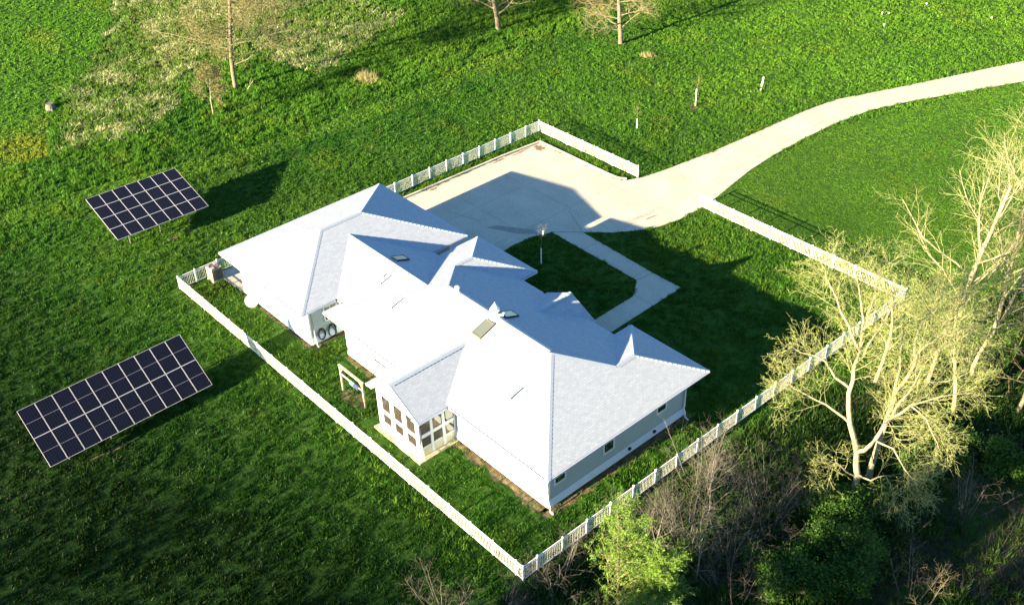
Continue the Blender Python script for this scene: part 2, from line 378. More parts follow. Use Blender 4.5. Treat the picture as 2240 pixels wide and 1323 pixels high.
# paving: sheets laid on the ground
mb = MB(); mb.prism(drive[::-1] if False else drive, -.05, .03, 0); o = mb.build('driveway', M_conc); struct(o, 'pale concrete driveway and parking pad')
mb = MB(); mb.prism(walk, -.05, .026, 0); o = mb.build('walkway', M_conc); struct(o, 'grey concrete front walk')
mb = MB(); mb.prism(patio, -.05, .05, 0); o = mb.build('patio', M_conc); struct(o, 'small concrete slab beside the garage')
# kerb along the back and side of the parking pad
mb = MB()
kl = [(1.0, 15.3), (1.03, 20.19), (1.25, 30.3), (1.58, 34.55), (10.2, 34.55), (11.05, 34.62), (11.7, 35.0)]
for i, (p, q) in enumerate(zip(kl, kl[1:])):
    mb.bar((p[0], p[1], .075), (q[0], q[1], .075), .16, .19 - .003 * (i % 2))
struct(mb.build('kerb', M_kerb), 'low concrete kerb around the parking pad')
# damp patches and a patched slab in the pad
def blob(cx, cy, rx, ry, seed, n=22, z=.034, lob=.35):
    r = random.Random(seed)
    k = [1 - lob / 2 + lob * r.random() for _ in range(n)]
    return [(cx + rx * k[i] * math.cos(2 * math.pi * i / n), cy + ry * k[i] * math.sin(2 * math.pi * i / n), z) for i in range(n)]
mb = MB(); mb.poly(blob(2.35, 33.8, .55, .42, 3, lob=.8)); mb.poly(blob(1.75, 32.2, .12, .9, 4, lob=.8)); mb.poly(blob(1.6, 29.6, .10, .7, 5, lob=.8)); mb.poly(blob(1.5, 22.5, .12, .45, 6, lob=.8))
o = mb.build('damp_patch', M_stain); struct(o, 'brown damp stains on the pad corner')
mb = MB(); mb.poly([(9.2, 21.6, .0345), (9.6, 22.4, .0345), (12.0, 24.0, .0345), (12.9, 23.9, .0345), (11.6, 22.7, .0345)]); struct(mb.build('oil_stain', mat('oil_stain', (.27, .25, .225), .8, .2, .15, 3)), 'darker worn patch on the parking pad')
mb = MB()
for p, q in [((12.9, 24.2), (10.2, 29.0)), ]: pass
mb.bar((14.99, 26.51, .031), (11.9, 28.0, .031), .035, .006); mb.bar((13.33, 24.83, .031), (14.99, 26.51, .0312), .04, .006); mb.bar((22.4, 24.63, .028), (22.64, 26.15, .028), .03, .006)
mb.bar((5.2, 21.0, .031), (8.1, 21.9, .031), .03, .006)
struct(mb.build('joint', M_joint), 'dark joints between the slabs')
# soil strip round the house
mb = MB()
def soil_band(a, b, w, seed):
    r = random.Random(seed); a = Vector((*a, 0)); b = Vector((*b, 0)); d = (b - a); L = d.length; d.normalize(); nn = Vector((d.y, -d.x, 0))
    n = max(3, int(L / .25)); inn = []; out = []
    for i in range(n + 1):
        p = a + d * (L * i / n); inn.append(p - nn * .2); out.append(p + nn * (w * (.55 + .45 * noise.noise(Vector((p.x * .8, p.y * .8, seed))) + .25 * r.random())))
    for i in range(n):
        mb.poly([(*inn[i][:2], .006), (*out[i][:2], .006), (*out[i + 1][:2], .006), (*inn[i + 1][:2], .006)])
soil_band((GX0 + OV, GY0 + OV), (GX1 - OV, GY0 + OV), .5, 1); soil_band((GX1 - OV + .01, GY0 + OV), (GX1 - OV + .01, QY0 + OV), .55, 2)
soil_band((MX0 + OV, MY0 + OV), (22, MY0 + OV), .8, 3); soil_band((26.3, MY0 + OV), (MX1 - OV, MY0 + OV), 1.0, 4)
soil_band((MX1 - OV, MY0 + OV - .6), (MX1 - OV, WY1 - OV + .4), .85, 5)
struct(mb.build('soil_strip', M_soil), 'strip of bare soil along the house walls')
mb = MB()
for cx, cy, rx, ry, s in ((18.9, 2.0, 1.3, .55, 8), (6.6, 49.6, .45, .6, 9), (-6.9, 3.4, .25, 1.6, 10), (12.7, -11, .16, 1.6, 11)):
    P = blob(cx, cy, rx, ry, s, 26, .006, .6); P = [(x, y, hz(x, y) + .02) for x, y, z in P]; mb.poly(P)
struct(mb.build('bare_patch', M_soil), 'bare worn earth patches in the grass')

# ------------------------------------------------------------------ house
house = thing('ranch_house', 'long low white house with grey shingled hip roofs and a screened porch', 'house')
ROOF = MB()
def rpoly(pts, eave):
    # pts with z; eave = direction along the eave (for uv)
    P = [Vector(p) for p in pts]; n = (P[1] - P[0]).cross(P[2] - P[0]); n.normalize()
    if n.z < 0: P.reverse(); n = -n
    e = Vector(eave); s = n.cross(e); s.normalize()
    ROOF.poly(P, 0, [(p.dot(e) + 50, p.dot(s) + 50) for p in P])
HX, HYv = (1, 0, 0), (0, 1, 0)
def Z(d): return HE + PM * d
gw = (GX1 - GX0) / 2; gm = (GX0 + GX1) / 2; gr = Z(gw)
r1 = (gm, GY0 + gw, gr); r2 = (gm, GY1 - gw, gr)
g = [(GX0, GY0, HE), (GX1, GY0, HE), (GX1, GY1, HE), (GX0, GY1, HE)]
rpoly([g[0], g[1], r1], HX); rpoly([g[1], g[2], r2, r1], HYv); rpoly([g[2], g[3], r2], HX); rpoly([g[3], g[0], r1, r2], HYv)
hd = (MY1 - MY0) / 2; ym = (MY0 + MY1) / 2; ww = (MX1 - WX0) / 2; aw = (AX1 - MX0) / 2
A_, B_, C_, D_, E_, F_, G_, H_ = [(x, y, HE) for x, y in ((MX0, MY0), (MX1, MY0), (MX1, WY1), (WX0, WY1), (WX0, MY1), (AX1, MY1), (AX1, AY1), (MX0, AY1))]
R1 = (MX0 + hd, ym, Z(hd)); R2 = (MX1 - hd, ym, Z(hd))
W1 = (MX1 - ww, MY1 - ww, Z(ww)); W2 = (MX1 - ww, WY1 - ww, Z(ww)); V1 = (MX0 + aw, MY1 - aw, Z(aw)); V2 = (MX0 + aw, AY1 - aw, Z(aw))
rpoly([A_, B_, R2, R1], HX); rpoly([B_, C_, W2, W1, R2], HYv); rpoly([C_, D_, W2], HX); rpoly([D_, E_, W1, W2], HYv)
rpoly([E_, F_, V1, R1, R2, W1], HX); rpoly([F_, G_, V2, V1], HYv); rpoly([G_, H_, V2], HX); rpoly([H_, A_, R1, V1, V2], HYv)
qh = (QY1 - QY0) / 2; qm = (QY0 + QY1) / 2
Q1 = (GX1 - qh, qm, Z(qh)); Q2 = (MX0 + qh, qm, Z(qh))
rpoly([(GX1, QY0, HE), (MX0, QY0, HE), Q2, Q1], HX); rpoly([(GX1, QY1, HE), (MX0, QY1, HE), Q2, Q1], HX)
pm_ = (PX0 + PX1) / 2; pr = PZ + PP * (PX1 - PX0) / 2; yr = MY0 + (pr - HE) / PM
P0 = (pm_, PY0, pr); P1 = (pm_, yr, pr)
rpoly([(PX0, PY0, PZ), P0, P1, (PX0, MY0 + .02, PZ)], HYv); rpoly([(PX1, PY0, PZ), P0, P1, (PX1, MY0 + .02, PZ)], HYv)
fm_ = (FX0 + FX1) / 2; fr = FZ + FP * (FX1 - FX0) / 2; fy = MY1 - (fr - HE) / PM
F0 = (fm_, FY1, fr); F1 = (fm_, fy, fr)
rpoly([(FX0, FY1, FZ), F0, F1, (FX0, MY1 - .02, FZ)], HYv); rpoly([(FX1, FY1, FZ), F0, F1, (FX1, MY1 - .02, FZ)], HYv)
roof = ROOF.build('roof', M_shingle, house)

# ridge and hip caps, a broad ridge vent on the main ridge
mb = MB()
def cap(a, b, w=.17, t=.02):
    a = Vector(a); b = Vector(b); d = (b - a).normalized(); s = d.cross(Vector((0, 0, 1))).normalized()
    L = (b - a).length; n = max(1, int(L / .28))
    for i in range(n):
        p = a + (b - a) * (i / n); q = a + (b - a) * ((i + 1.03) / n)
        z0 = Vector((0, 0, t * .5)); z1 = Vector((0, 0, t * 1.4)); dr = Vector((0, 0, -w * .28))
        mb.poly([p + s * w + dr + z1, p + z1, q + z0, q + s * w + dr + z0]); mb.poly([p + z1, p - s * w + dr + z1, q - s * w + dr + z0, q + z0])
for a_, b_ in ((g[0], r1), (g[1], r1), (g[2], r2), (g[3], r2), (r1, r2), (A_, R1), (B_, R2), (C_, W2), (D_, W2), (R2, W1), (R1, V1), (G_, V2), (H_, V2), (W1, W2), (V1, V2), (P0, P1), (F0, F1), (Q1, Q2)):
    mb = MB(); cap(a_, b_); mb.build('ridge_cap', M_cap, roof)
for x0, x1 in ((R1[0] + .05, 20.75), (21.35, 24.2), (24.95, R2[0] - .05)):
    z = R1[2]; mb = MB()
    mb.hexa([(x0, ym - .20, z - .05), (x1, ym - .20, z - .05), (x1, ym + .20, z - .05), (x0, ym + .20, z - .05), (x0, ym - .16, z + .015), (x1, ym - .16, z + .015), (x1, ym + .16, z + .015), (x0, ym + .16, z + .015)])
    mb.hexa([(x0, ym - .20, z + .015), (x1, ym - .20, z + .015), (x1, ym, z + .05), (x0, ym, z + .05), (x0, ym - .20, z + .05), (x1, ym - .20, z + .05), (x1, ym, z + .10), (x0, ym, z + .10)])
    mb.hexa([(x0, ym, z + .05), (x1, ym, z + .05), (x1, ym + .20, z + .015), (x0, ym + .20, z + .015), (x0, ym, z + .10), (x1, ym, z + .10), (x1, ym + .20, z + .05), (x0, ym + .20, z + .05)])
    mb.build('ridge_vent', M_cap, roof)
# gutter + fascia round every eave, soffit under it
mb = MB()
def fascia(a, b, h=.12, w=.055):
    mb = MB()
    a = Vector(a); b = Vector(b); d = (b - a).normalized(); nn = Vector((d.y, -d.x, 0))
    c0 = a + nn * 0.004; c1 = b + nn * 0.004
    o0, o1 = c0 + nn * w - d * .0, c1 + nn * w
    dz = Vector((0, 0, 1))
    mb.hexa([c0 - dz * h, c1 - dz * h, c1 + nn * (w * .7) - dz * h, c0 + nn * (w * .7) - dz * h][::-1] + [c0 - dz * .03, c1 - dz * .03, o1 - dz * .015, o0 - dz * .015][::-1])
    mb.build('gutter', M_fascia, house)
loop1 = [g[0], g[1]]; fascia(g[0], g[1]); fascia(g[1], (GX1, QY0 - .12, HE)); fascia((GX1, QY1 + .12, HE), g[2]); fascia(g[2], g[3]); fascia(g[3], g[0])
for a_, b_ in ((A_, (PX0 - .1, MY0, HE)), ((PX1 + .1, MY0, HE), B_), (B_, C_), (C_, D_), (D_, E_), (E_, (FX1 + .05, MY1, HE)), ((FX0 - .05, MY1, HE), F_), (F_, G_), (G_, H_), (H_, (MX0, QY1 + .1, HE)), ((MX0, QY0 - .1, HE), A_)):
    fascia(a_, b_)
fascia((GX1 + .12, QY0, HE), (MX0 - .12, QY0, HE)); fascia((MX0 - .12, QY1, HE), (GX1 + .12, QY1, HE))
fascia((PX0, MY0 - .12, PZ), (PX0, PY0, PZ)); fascia((PX1, PY0, PZ), (PX1, MY0 - .12, PZ)); fascia((FX1, MY1 + .12, FZ), (FX1, FY1, FZ)); fascia((FX0, FY1, FZ), (FX0, MY1 + .12, FZ))
mb = MB()
zs = HE - .13
mb.poly([(x, y, zs) for x, y in ((GX0, GY0), (GX1, GY0), (GX1, GY1), (GX0, GY1))][::-1])
mb.poly([(x, y, zs - .003) for x, y in ((MX0, MY0), (MX1, MY0), (MX1, WY1), (WX0, WY1), (WX0, MY1), (AX1, MY1), (AX1, AY1), (MX0, AY1))][::-1])
mb.poly([(x, y, zs - .006) for x, y in ((GX1 - .3, QY0), (MX0 + .3, QY0), (MX0 + .3, QY1), (GX1 - .3, QY1))][::-1])
mb.poly([(x, y, FZ - .18) for x, y in ((FX0, MY1 - .3), (FX1, MY1 - .3), (FX1, FY1), (FX0, FY1))][::-1])
mb.build('soffit', M_trim, house)
# walls
mb = MB(); zt = HE - .135
def wall_block(x0, x1, y0, y1, z0=.2, z1=zt): mb.box(x0, x1, y0, y1, z0, z1)
wall_block(GX0 + OV, GX1 - OV, GY0 + OV, GY1 - OV)
mb.prism([(MX0 + OV, MY0 + OV), (MX1 - OV, MY0 + OV), (MX1 - OV, WY1 - OV), (WX0 + OV, WY1 - OV), (WX0 + OV, MY1 - OV), (AX1 - OV, MY1 - OV), (AX1 - OV, AY1 - OV), (MX0 + OV, AY1 - OV)], .2, zt - .004)
mb.box(GX1 - OV + .002, MX0 + OV - .002, QY0 + OV, QY1 - OV, .2, zt - .008)
# front gable triangle of the little entry roof
mb.poly([(FX0 + .15, FY1 - .25, FZ - .02), (FX1 - .15, FY1 - .25, FZ - .02), (fm_, FY1 - .25, fr - .12)][::-1])
wall = mb.build('wall', M_siding, house)
# foundation and sloped skirt board
mb = MB()
def fnd(x0, x1, y0, y1, z1): mb.box(x0, x1, y0, y1, -.1, z1)
fnd(GX0 + OV + .02, GX1 - OV - .02, GY0 + OV + .02, GY1 - OV - .02, .197)
mb.prism([(MX0 + OV + .02, MY0 + OV + .02), (MX1 - OV - .02, MY0 + OV + .02), (MX1 - OV - .02, WY1 - OV - .02), (MX0 + OV + .02, WY1 - OV - .02)], -.1, .194)
fnd(GX1 - OV, MX0 + OV, QY0 + OV + .02, QY1 - OV - .02, .19)
mb.build('foundation', M_found, house)
mb = MB()
def skirt(a, b, z0=.21, z1=.68, w0=.13, w1=.025):
    mb = MB()
    a = Vector((*a, 0)); b = Vector((*b, 0)); d = (b - a).normalized(); nn = Vector((d.y, -d.x, 0)); e = Vector((0, 0, 1))
    i0 = nn * .003
    mb.hexa([a + i0 + e * z0, b + i0 + e * z0, b + nn * w0 + e * z0, a + nn * w0 + e * z0][::-1] + [a + i0 + e * z1, b + i0 + e * z1, b + nn * w1 + e * z1, a + nn * w1 + e * z1][::-1])
    mb.build('skirt_board', M_skirt, house)
hfp = house_foot
for i in (0, 1, 9): pass
skirt((GX0 + OV, GY0 + OV), (GX1 - OV, GY0 + OV)); skirt((GX1 - OV, GY0 + OV), (GX1 - OV, QY0 + OV - .14)); skirt((MX0 + OV, QY0 + OV), (MX0 + OV, MY0 + OV))
skirt((MX0 + OV, MY0 + OV), (22.2, MY0 + OV)); skirt((26.36, MY0 + OV), (MX1 - OV, MY0 + OV)); skirt((MX1 - OV, MY0 + OV), (MX1 - OV, WY1 - OV))
for x, y in ((GX0 + OV, GY0 + OV), (GX1 - OV, GY0 + OV), (MX0 + OV, MY0 + OV), (MX1 - OV, MY0 + OV), (MX1 - OV, WY1 - OV)):
    mb = MB(); mb.box(x - .06, x + .06, y - .06, y + .06, .69, zt - .01); mb.build('corner_board', M_trim, house)

def window(name, axis_, c, lo, hi, z0, z1, out, glass=M_glass, mull=True, fw=.09):
    """axis_ 'x': window lies in plane x=c, spans y lo..hi; out = +1/-1 outward direction"""
    m1 = MB(); d0 = c + out * .002; d1 = c + out * .05
    def bx(m, a0, a1, b0, b1, e0, e1):
        e0, e1 = min(e0, e1), max(e0, e1)
        if axis_ == 'x': m.box(e0, e1, a0, a1, b0, b1)
        else: m.box(a0, a1, e0, e1, b0, b1)
    bx(m1, lo - fw, lo, z0 - fw, z1 + fw, d0, d1); bx(m1, hi, hi + fw, z0 - fw, z1 + fw, d0, d1)
    bx(m1, lo, hi, z1, z1 + fw, d0, d1); bx(m1, lo, hi, z0 - fw, z0, d0, d1 + out * .02)
    if mull: bx(m1, (lo + hi) / 2 - .02, (lo + hi) / 2 + .02, z0, z1, d0, c + out * .035)
    o = m1.build(name, M_trim, house)
    m2 = MB(); bx(m2, lo, hi, z0, z1, d0, c + out * .018); m2.build('pane', glass, o)
    return o
XE = MX1 - OV
window('window', 'x', XE, 4.92, 5.66, 1.66, 2.08, 1, mull=False); window('window', 'x', XE, 8.80, 9.54, 1.42, 2.08, 1, mull=False); window('window', 'x', XE, 13.30, 14.02, 1.70, 2.10, 1, mull=False)
window('window', 'y', MY0 + OV, 18.25, 19.7, .95, 2.1, -1, glass=mat('bright_pane', (.45, .46, .44), .15, .5)); window('window', 'y', GY0 + OV, 9.6, 10.5, 1.1, 2.1, -1, glass=M_sky_glass)
window('window', 'x', GX1 - OV, 4.45, 5.35, 1.6, 2.6, 1, glass=mat('tinted_pane', (.10, .11, .06), .15, .5))
# vents through the skirt of the end wall
for y in (10.85, 13.01): mb = MB(); mb.box(XE + .07, XE + .19, y - .09, y + .09, .46, .60); mb.build('wall_vent', M_blackfr, house)
# downspouts
def downspout(x, y, dx, dy, ey):
    m = MB(); e = .045
    m.tube([(x + dx * .8, y + dy * .8, HE - .16), (x + dx * .55, y + dy * .55, HE - .35), (x + dx * .1, y + dy * .1, HE - .75), (x + dx * .08, y + dy * .08, .75), (x + dx * .22, y + dy * .22, .5), (x + dx * .26, y + dy * .26, .12), (x + dx * .5, y + dy * .5, .05)], e, 6)
    m.build('downspout', M_white, house, True)
downspout(XE, MY0 + OV - .12, 1, -.0, 0); downspout(XE, WY1 - OV - .12, 1, 0, 0); downspout(GX1 - OV, GY0 + OV + .25, .9, 0, 0); downspout(26.34, 1.85, .6, -.1, 0)

# skylights (sub-parts of the roof)
def skylight(x0, x1, y0, y1, side, zf, fr_m, gl):
    m = MB(); t = .05
    def P(x, y, h): return (x, y, zf(y) + h)
    o = None
    for (a0, a1, b0, b1) in ((x0, x1, y0, y0 + t), (x0, x1, y1 - t, y1), (x0, x0 + t, y0 + t, y1 - t), (x1 - t, x1, y0 + t, y1 - t)):
        m.hexa([P(a0, b0, -.03), P(a1, b0, -.03), P(a1, b1, -.03), P(a0, b1, -.03), P(a0, b0, .13), P(a1, b0, .13), P(a1, b1, .13), P(a0, b1, .13)])
    o = m.build('skylight', fr_m, roof)
    m = MB(); m.hexa([P(x0 + t, y0 + t, -.03), P(x1 - t, y0 + t, -.03), P(x1 - t, y1 - t, -.03), P(x0 + t, y1 - t, -.03), P(x0 + t, y0 + t, .11), P(x1 - t, y0 + t, .11), P(x1 - t, y1 - t, .11), P(x0 + t, y1 - t, .11)])
    g_ = m.build('skylight_glass', gl, roof)
    return o
zS = lambda y: HE + PM * (y - MY0); zN = lambda y: HE + PM * (MY1 - y); zQ = lambda y: HE + PM * (QY1 - y)
skylight(24.25, 25.05, 7.68, 8.88, 1, zS, mat('tan_curb', (.13, .11, .085), .6), M_sky_glass2)
skylight(24.22, 25.0, 9.9, 10.92, 1, zN, M_blackfr, M_sky_glass); skylight(13.72, 14.42, 9.5, 10.5, 1, zQ, M_blackfr, mat('dull_glass', (.12, .14, .12), .2, .5))
# plumbing vents
for x, y, zf in ((15.27, 7.39, lambda y: HE + PM * (y - QY0)), (18.08, 6.17, zS), (29.8, 5.84, zS), (14.9, 7.9, lambda y: HE + PM * (y - QY0))):
    m = MB(); h = .62 if x != 14.9 else .2
    m.lathe([(.16, -.08), (.15, .03), (.055, .07), (.05, h), (.035, h)], 14, (x, y, zf(y))); m.build('vent_pipe', mat('vent_grey', (.45, .45, .44), .6) if x == 15.27 else bpy.data.materials['vent_grey'], roof, True)
# flues on the ridge
m = MB(); z = R1[2] - .05
m.lathe([(.36, -.15), (.33, .12), (.20, .2), (.19, .52), (.30, .55), (.31, .66), (.23, .70), (.21, .80), (.12, .95), (.035, 1.05), (.02, 1.15)], 18, (24.58, ym - .02, z)); m.tube([(24.75, ym + .1, z + .25), (24.98, ym + .3, z + .25), (24.98, ym + .3, z + .4)], .075, 8)
m.build('chimney_flue', M_white, roof, True)
m = MB(); m.lathe([(.26, -.12), (.22, .10), (.11, .16), (.10, .42), (.17, .44), (.17, .54), (.10, .6), (.03, .62)], 16, (21.05, ym - .05, z)); m.box(21.12, 21.28, ym - .18, ym - .02, z - .1, z + .17)
m.build('roof_exhaust', M_white, roof, True)
# entry posts
for x in (FX0 + .3, FX1 - .3):
    m = MB(); m.box(x - .07, x + .07, FY1 - .42, FY1 - .28, -.05, FZ - .18); m.build('entry_post', M_trim, house)
m = MB(); m.box(23.9, 24.95, MY1 - OV + .003, MY1 - OV + .05, .2, 2.35); m.build('front_door', mat('door_paint', (.35, .37, .40), .4), house)
for q in (4.6, 8.6): m = MB(); m.box(q, q + 3, GY1 - OV + .003, GY1 - OV + .05, .05, 2.5); m.build('garage_door', M_trim, house)

# screened porch
XL, XR, YF = 22.3, 26.34, 1.72
porch_slab = MB(); porch_slab.prism([(XL - .25, YF - .33), (XR + .3, YF - .33), (XR + .3, MY0 + OV + .1), (XL - .25, MY0 + OV + .1)], -.08, .10)
porch = porch_slab.build('porch_slab', M_porch, house)
mb = MB(); zp = PZ - .02
def pbox(*a): mb.box(*a)
T = .09
colx = [(XL, 22.8), (23.6, 23.97), (24.78, 25.18), (26.02, XR)]
for a0, a1 in colx: pbox(a0, a1, YF, YF + T, .10, 3.0)
for a0, a1 in ((22.8, 23.6), (23.97, 24.78), (25.18, 26.02)):
    pbox(a0, a1, YF, YF + T, .10, .68); pbox(a0, a1, YF, YF + T, 1.46, 1.68); pbox(a0, a1, YF, YF + T, 2.84, 3.0)
    for s_, xx in ((1, a0), (-1, a1)):   # clipped upper corners
        mb.poly([(xx, YF + .004, 2.5), (xx + s_ * .2, YF + .004, 2.84), (xx, YF + .004, 2.84)]); mb.poly([(xx, YF + .004, 2.84), (xx + s_ * .2, YF + .004, 2.84), (xx, YF + .004, 2.5)])
# gable wall above
mb.hexa([(PX0 + .35, YF + .003, 3.0), (PX1 - .35, YF + .003, 3.0), (PX1 - .35, YF + T - .003, 3.0), (PX0 + .35, YF + T - .003, 3.0), (PX0 + .35, YF + .003, PZ + .1), (PX1 - .35, YF + .003, PZ + .1), (PX1 - .35, YF + T - .003, PZ + .1), (PX0 + .35, YF + T - .003, PZ + .1)])
mb.poly([(PX0 + .35, YF + .003, PZ + .1), (PX1 - .35, YF + .003, PZ + .1), (pm_, YF + .003, pr - .08)])
# rake boards
for s_ in (-1, 1):
    xe = pm_ + s_ * (PX1 - PX0) / 2
    a_ = Vector((xe, PY0 - .012, PZ - .10)); b_ = Vector((pm_, PY0 - .012, pr - .10)); mb.bar(a_, b_, .025, .2, 0, (0, 0, 1))
    a_ = Vector((xe, PY0 + .03, PZ - .2)); b_ = Vector((pm_, PY0 + .03, pr - .2))
    mb.poly([(xe, PY0, PZ - .03), (pm_, PY0, pr - .03), (pm_, YF + .05, pr - .03), (xe, YF + .05, PZ - .03)])
mb.box(PX0 + .0, XL + .1, PY0 + .02, MY0 + OV, PZ - .19, PZ - .17); mb.box(XR - .1, PX1, PY0 + .02, MY0 + OV, PZ - .19, PZ - .17)
# side walls
coly = [(YF + T, 1.86), (2.58, 2.76), (3.45, 3.66), (4.33, MY0 + OV)]
for X in (XR - T, XL):
    for a0, a1 in coly: pbox(X, X + T, a0, a1, .10, zp)
    for a0, a1 in ((1.86, 2.58), (2.76, 3.45), (3.66, 4.33)):
        pbox(X, X + T, a0, a1, 1.52, 1.76); pbox(X, X + T, a0, a1, 2.66, zp); pbox(X + .02, X + T - .02, a0, a1, .66, .78)
pw = mb.build('porch_frame', M_trim, porch)
M_cream = mat('cream_panel', (.60, .56, .44), .6, .3, .06, 3)
for X in (XR - T + .02, XL + .02): mb = MB(); mb.box(X, X + .05, 1.86, 4.33, .10, .66); mb.build('porch_panel', M_cream, porch)
mb = MB()
for a0, a1 in ((22.8, 23.6), (23.97, 24.78), (25.18, 26.02)):
    for z0, z1 in ((.68, 1.46), (1.68, 2.84)): mb.poly([(a0, YF + .05, z0), (a1, YF + .05, z0), (a1, YF + .05, z1), (a0, YF + .05, z1)])
for X in (XR - .045, XL + .045):
    for a0, a1 in ((1.86, 2.58), (2.76, 3.45), (3.66, 4.33)):
        for z0, z1 in ((.78, 1.52), (1.76, 2.66)): mb.poly([(X, a0, z0), (X, a1, z0), (X, a1, z1), (X, a0, z1)])
mb.build('porch_screen', M_screen, porch)
mb = MB(); mb.box(XL + .1, XR - .1, YF + .1, MY0 + OV - .01, .102, .12); mb.build('porch_floor', M_floor, porch)

# ------------------------------------------------------------------ things on / by the house
def hose(y, z, ry, rz, seed, label):
    r = random.Random(seed); m = MB(); pts = []
    for k in range(6 * 22):
        a = 2 * math.pi * k / 22; w = 1 + .09 * math.sin(a * .21 + seed) + .04 * r.random()
        pts.append((GX1 - OV + .09 + .05 * math.sin(k * .09), y + ry * w * math.sin(a) * 1.0, z + rz * w * math.cos(a) - .05 * (w - 1)))
    pts += [(GX1 - OV + .15, y + ry * 1.1, z - rz * .6), (GX1 - OV + .25, y + ry * 1.5, .06), (GX1 - OV + .35, y + ry * 1.9, .05)] if seed == 2 else []
    m.tube(pts, .021, 5); m.box(GX1 - OV + .002, GX1 - OV + .16, y - .05, y + .05, z + rz - .1, z + rz - .02)
    tag(m.build('garden_hose', M_rubber), label, 'hose', 'hoses hung on the garage wall')
hose(3.98, .72, .25, .40, 1, 'smaller black hose coil on the cream wall, nearer its outer corner')
hose(4.80, .62, .27, .50, 2, 'larger looser black hose coil below the window, with its end trailing')

dish = thing('satellite_dish', 'white satellite dish on a short arm by the sunlit garage wall', 'dish', (6.15, GY0 + OV, 0))
m = MB(); N = 22
rings = []
for j in range(5):
    r_ = .47 * j / 4; rings.append([(r_ * math.cos(2 * math.pi * i / N), r_ * math.sin(2 * math.pi * i / N), .16 * (r_ / .47) ** 2) for i in range(N)])
rot = Matrix.Rotation(R(50), 4, 'Y'); off = Vector((-.15, -.75, .75))
for a0, b0 in zip(rings, rings[1:]):
    for i in range(N):
        k = (i + 1) % N; q = [a0[i], a0[k], b0[k], b0[i]]
        m.poly([rot @ Vector(p) + off for p in q]); m.poly([rot @ Vector((p[0], p[1], p[2] - .02)) + off for p in q][::-1])
o = m.build('reflector', M_white, dish)
m = MB(); m.tube([(-.25, -.75, .68), (.1, -.3, .6), (.25, 0, .55)], .035, 8); m.box(.1, .4, -.03, -.002, .35, .8); m.build('mounting_arm', M_white, dish)
m = MB(); m.tube([rot @ Vector((.5, 0, .15)) + off, rot @ Vector((.35, 0, .45)) + off], .018, 6); m.tube([rot @ Vector((.36, 0, .43)) + off, rot @ Vector((.27, 0, .5)) + off], .05, 8); m.build('feed_horn', M_steel, dish)

ac = thing('air_conditioner', 'tan louvred cooling unit between the fence and the small slab', 'air conditioner', (.62, 2.58, 0), R(2))
m = MB(); m.box(-.47, .47, -.47, .47, -.02, .10); m.build('base_pad', M_found, ac)
m = MB(); m.box(-.42, .42, -.42, .42, .10, 1.12)
cab = m.build('cabinet', M_tan, ac)
m = MB()
for k in range(9):
    z0 = .2 + k * .095
    m.hexa([(.424, -.38, z0), (.424, .38, z0), (.45, .38, z0 - .03), (.45, -.38, z0 - .03)][::-1] + [(.424, -.38, z0 + .035), (.424, .38, z0 + .035), (.455, .38, z0 - .01), (.455, -.38, z0 - .01)][::-1])
m.build('louvre_panel', M_tan_dark, ac)
m = MB(); m.lathe([(.36, .003), (.36, .03), (.31, .035), (.30, .012)], 24, (0, 0, 1.12)); m.build('fan_grille', M_grill, ac)
m = MB(); m.box(.12, .40, -.40, -.12, 1.123, 1.19); m.box(-.38, -.1, .15, .35, 1.123, 1.17); m.build('top_cover', M_tan, ac)

fr = thing('timber_frame', 'pale timber goalpost frame with two crossbars on the lawn by the fence', 'frame', (19.1, 2.02, 0))
def post(x):
    m = MB(); m.box(x - .055, x + .055, -.055, .055, -.05, 2.02); m.build('post', M_timber, fr)
post(-1.2); post(1.2)
m = MB(); m.box(-1.32, 1.32, -.06, .06, 2.022, 2.15); m.build('top_beam', M_timber, fr)
m = MB(); m.box(-1.143, 1.143, -.035, .035, 1.38, 1.46); m.build('lower_rail', M_timber, fr)
for q in (-1, 1): m = MB(); m.bar((1.14 * q, 0, 1.7), (.8 * q, 0, 2.02), .05, .05); m.build('brace', M_timber, fr)
def cushion(name, mt, cx, label, cat):
    m = MB(); N = 10
    for s_ in (-1, 1):
        prev = None
        for i in range(N + 1):
            t = i / N; row = []
            for j in range(7):
                u = (j / 6 - .5) * .44; z = 1.49 - t * .34 + .012 * math.sin(j * 2 + i); y = s_ * (.045 + .05 * math.sin(t * math.pi) + .012 * math.sin(i + j * 1.7))
                if i == 0: y = s_ * .0; z = 1.50
                row.append((19.1 + cx + u, 2.02 + y, z))
            if prev:
                for j in range(6): m.poly([prev[j], prev[j + 1], row[j + 1], row[j]])
            prev = row
    tag(m.build(name, mt, None, True), label, cat)
cushion('draped_cloth', M_teal, .02, 'teal cloth draped over the lower crossbar of the timber frame', 'cloth')
cushion('draped_bag', M_navy, .52, 'navy bundle hung over the lower crossbar of the timber frame', 'bag')

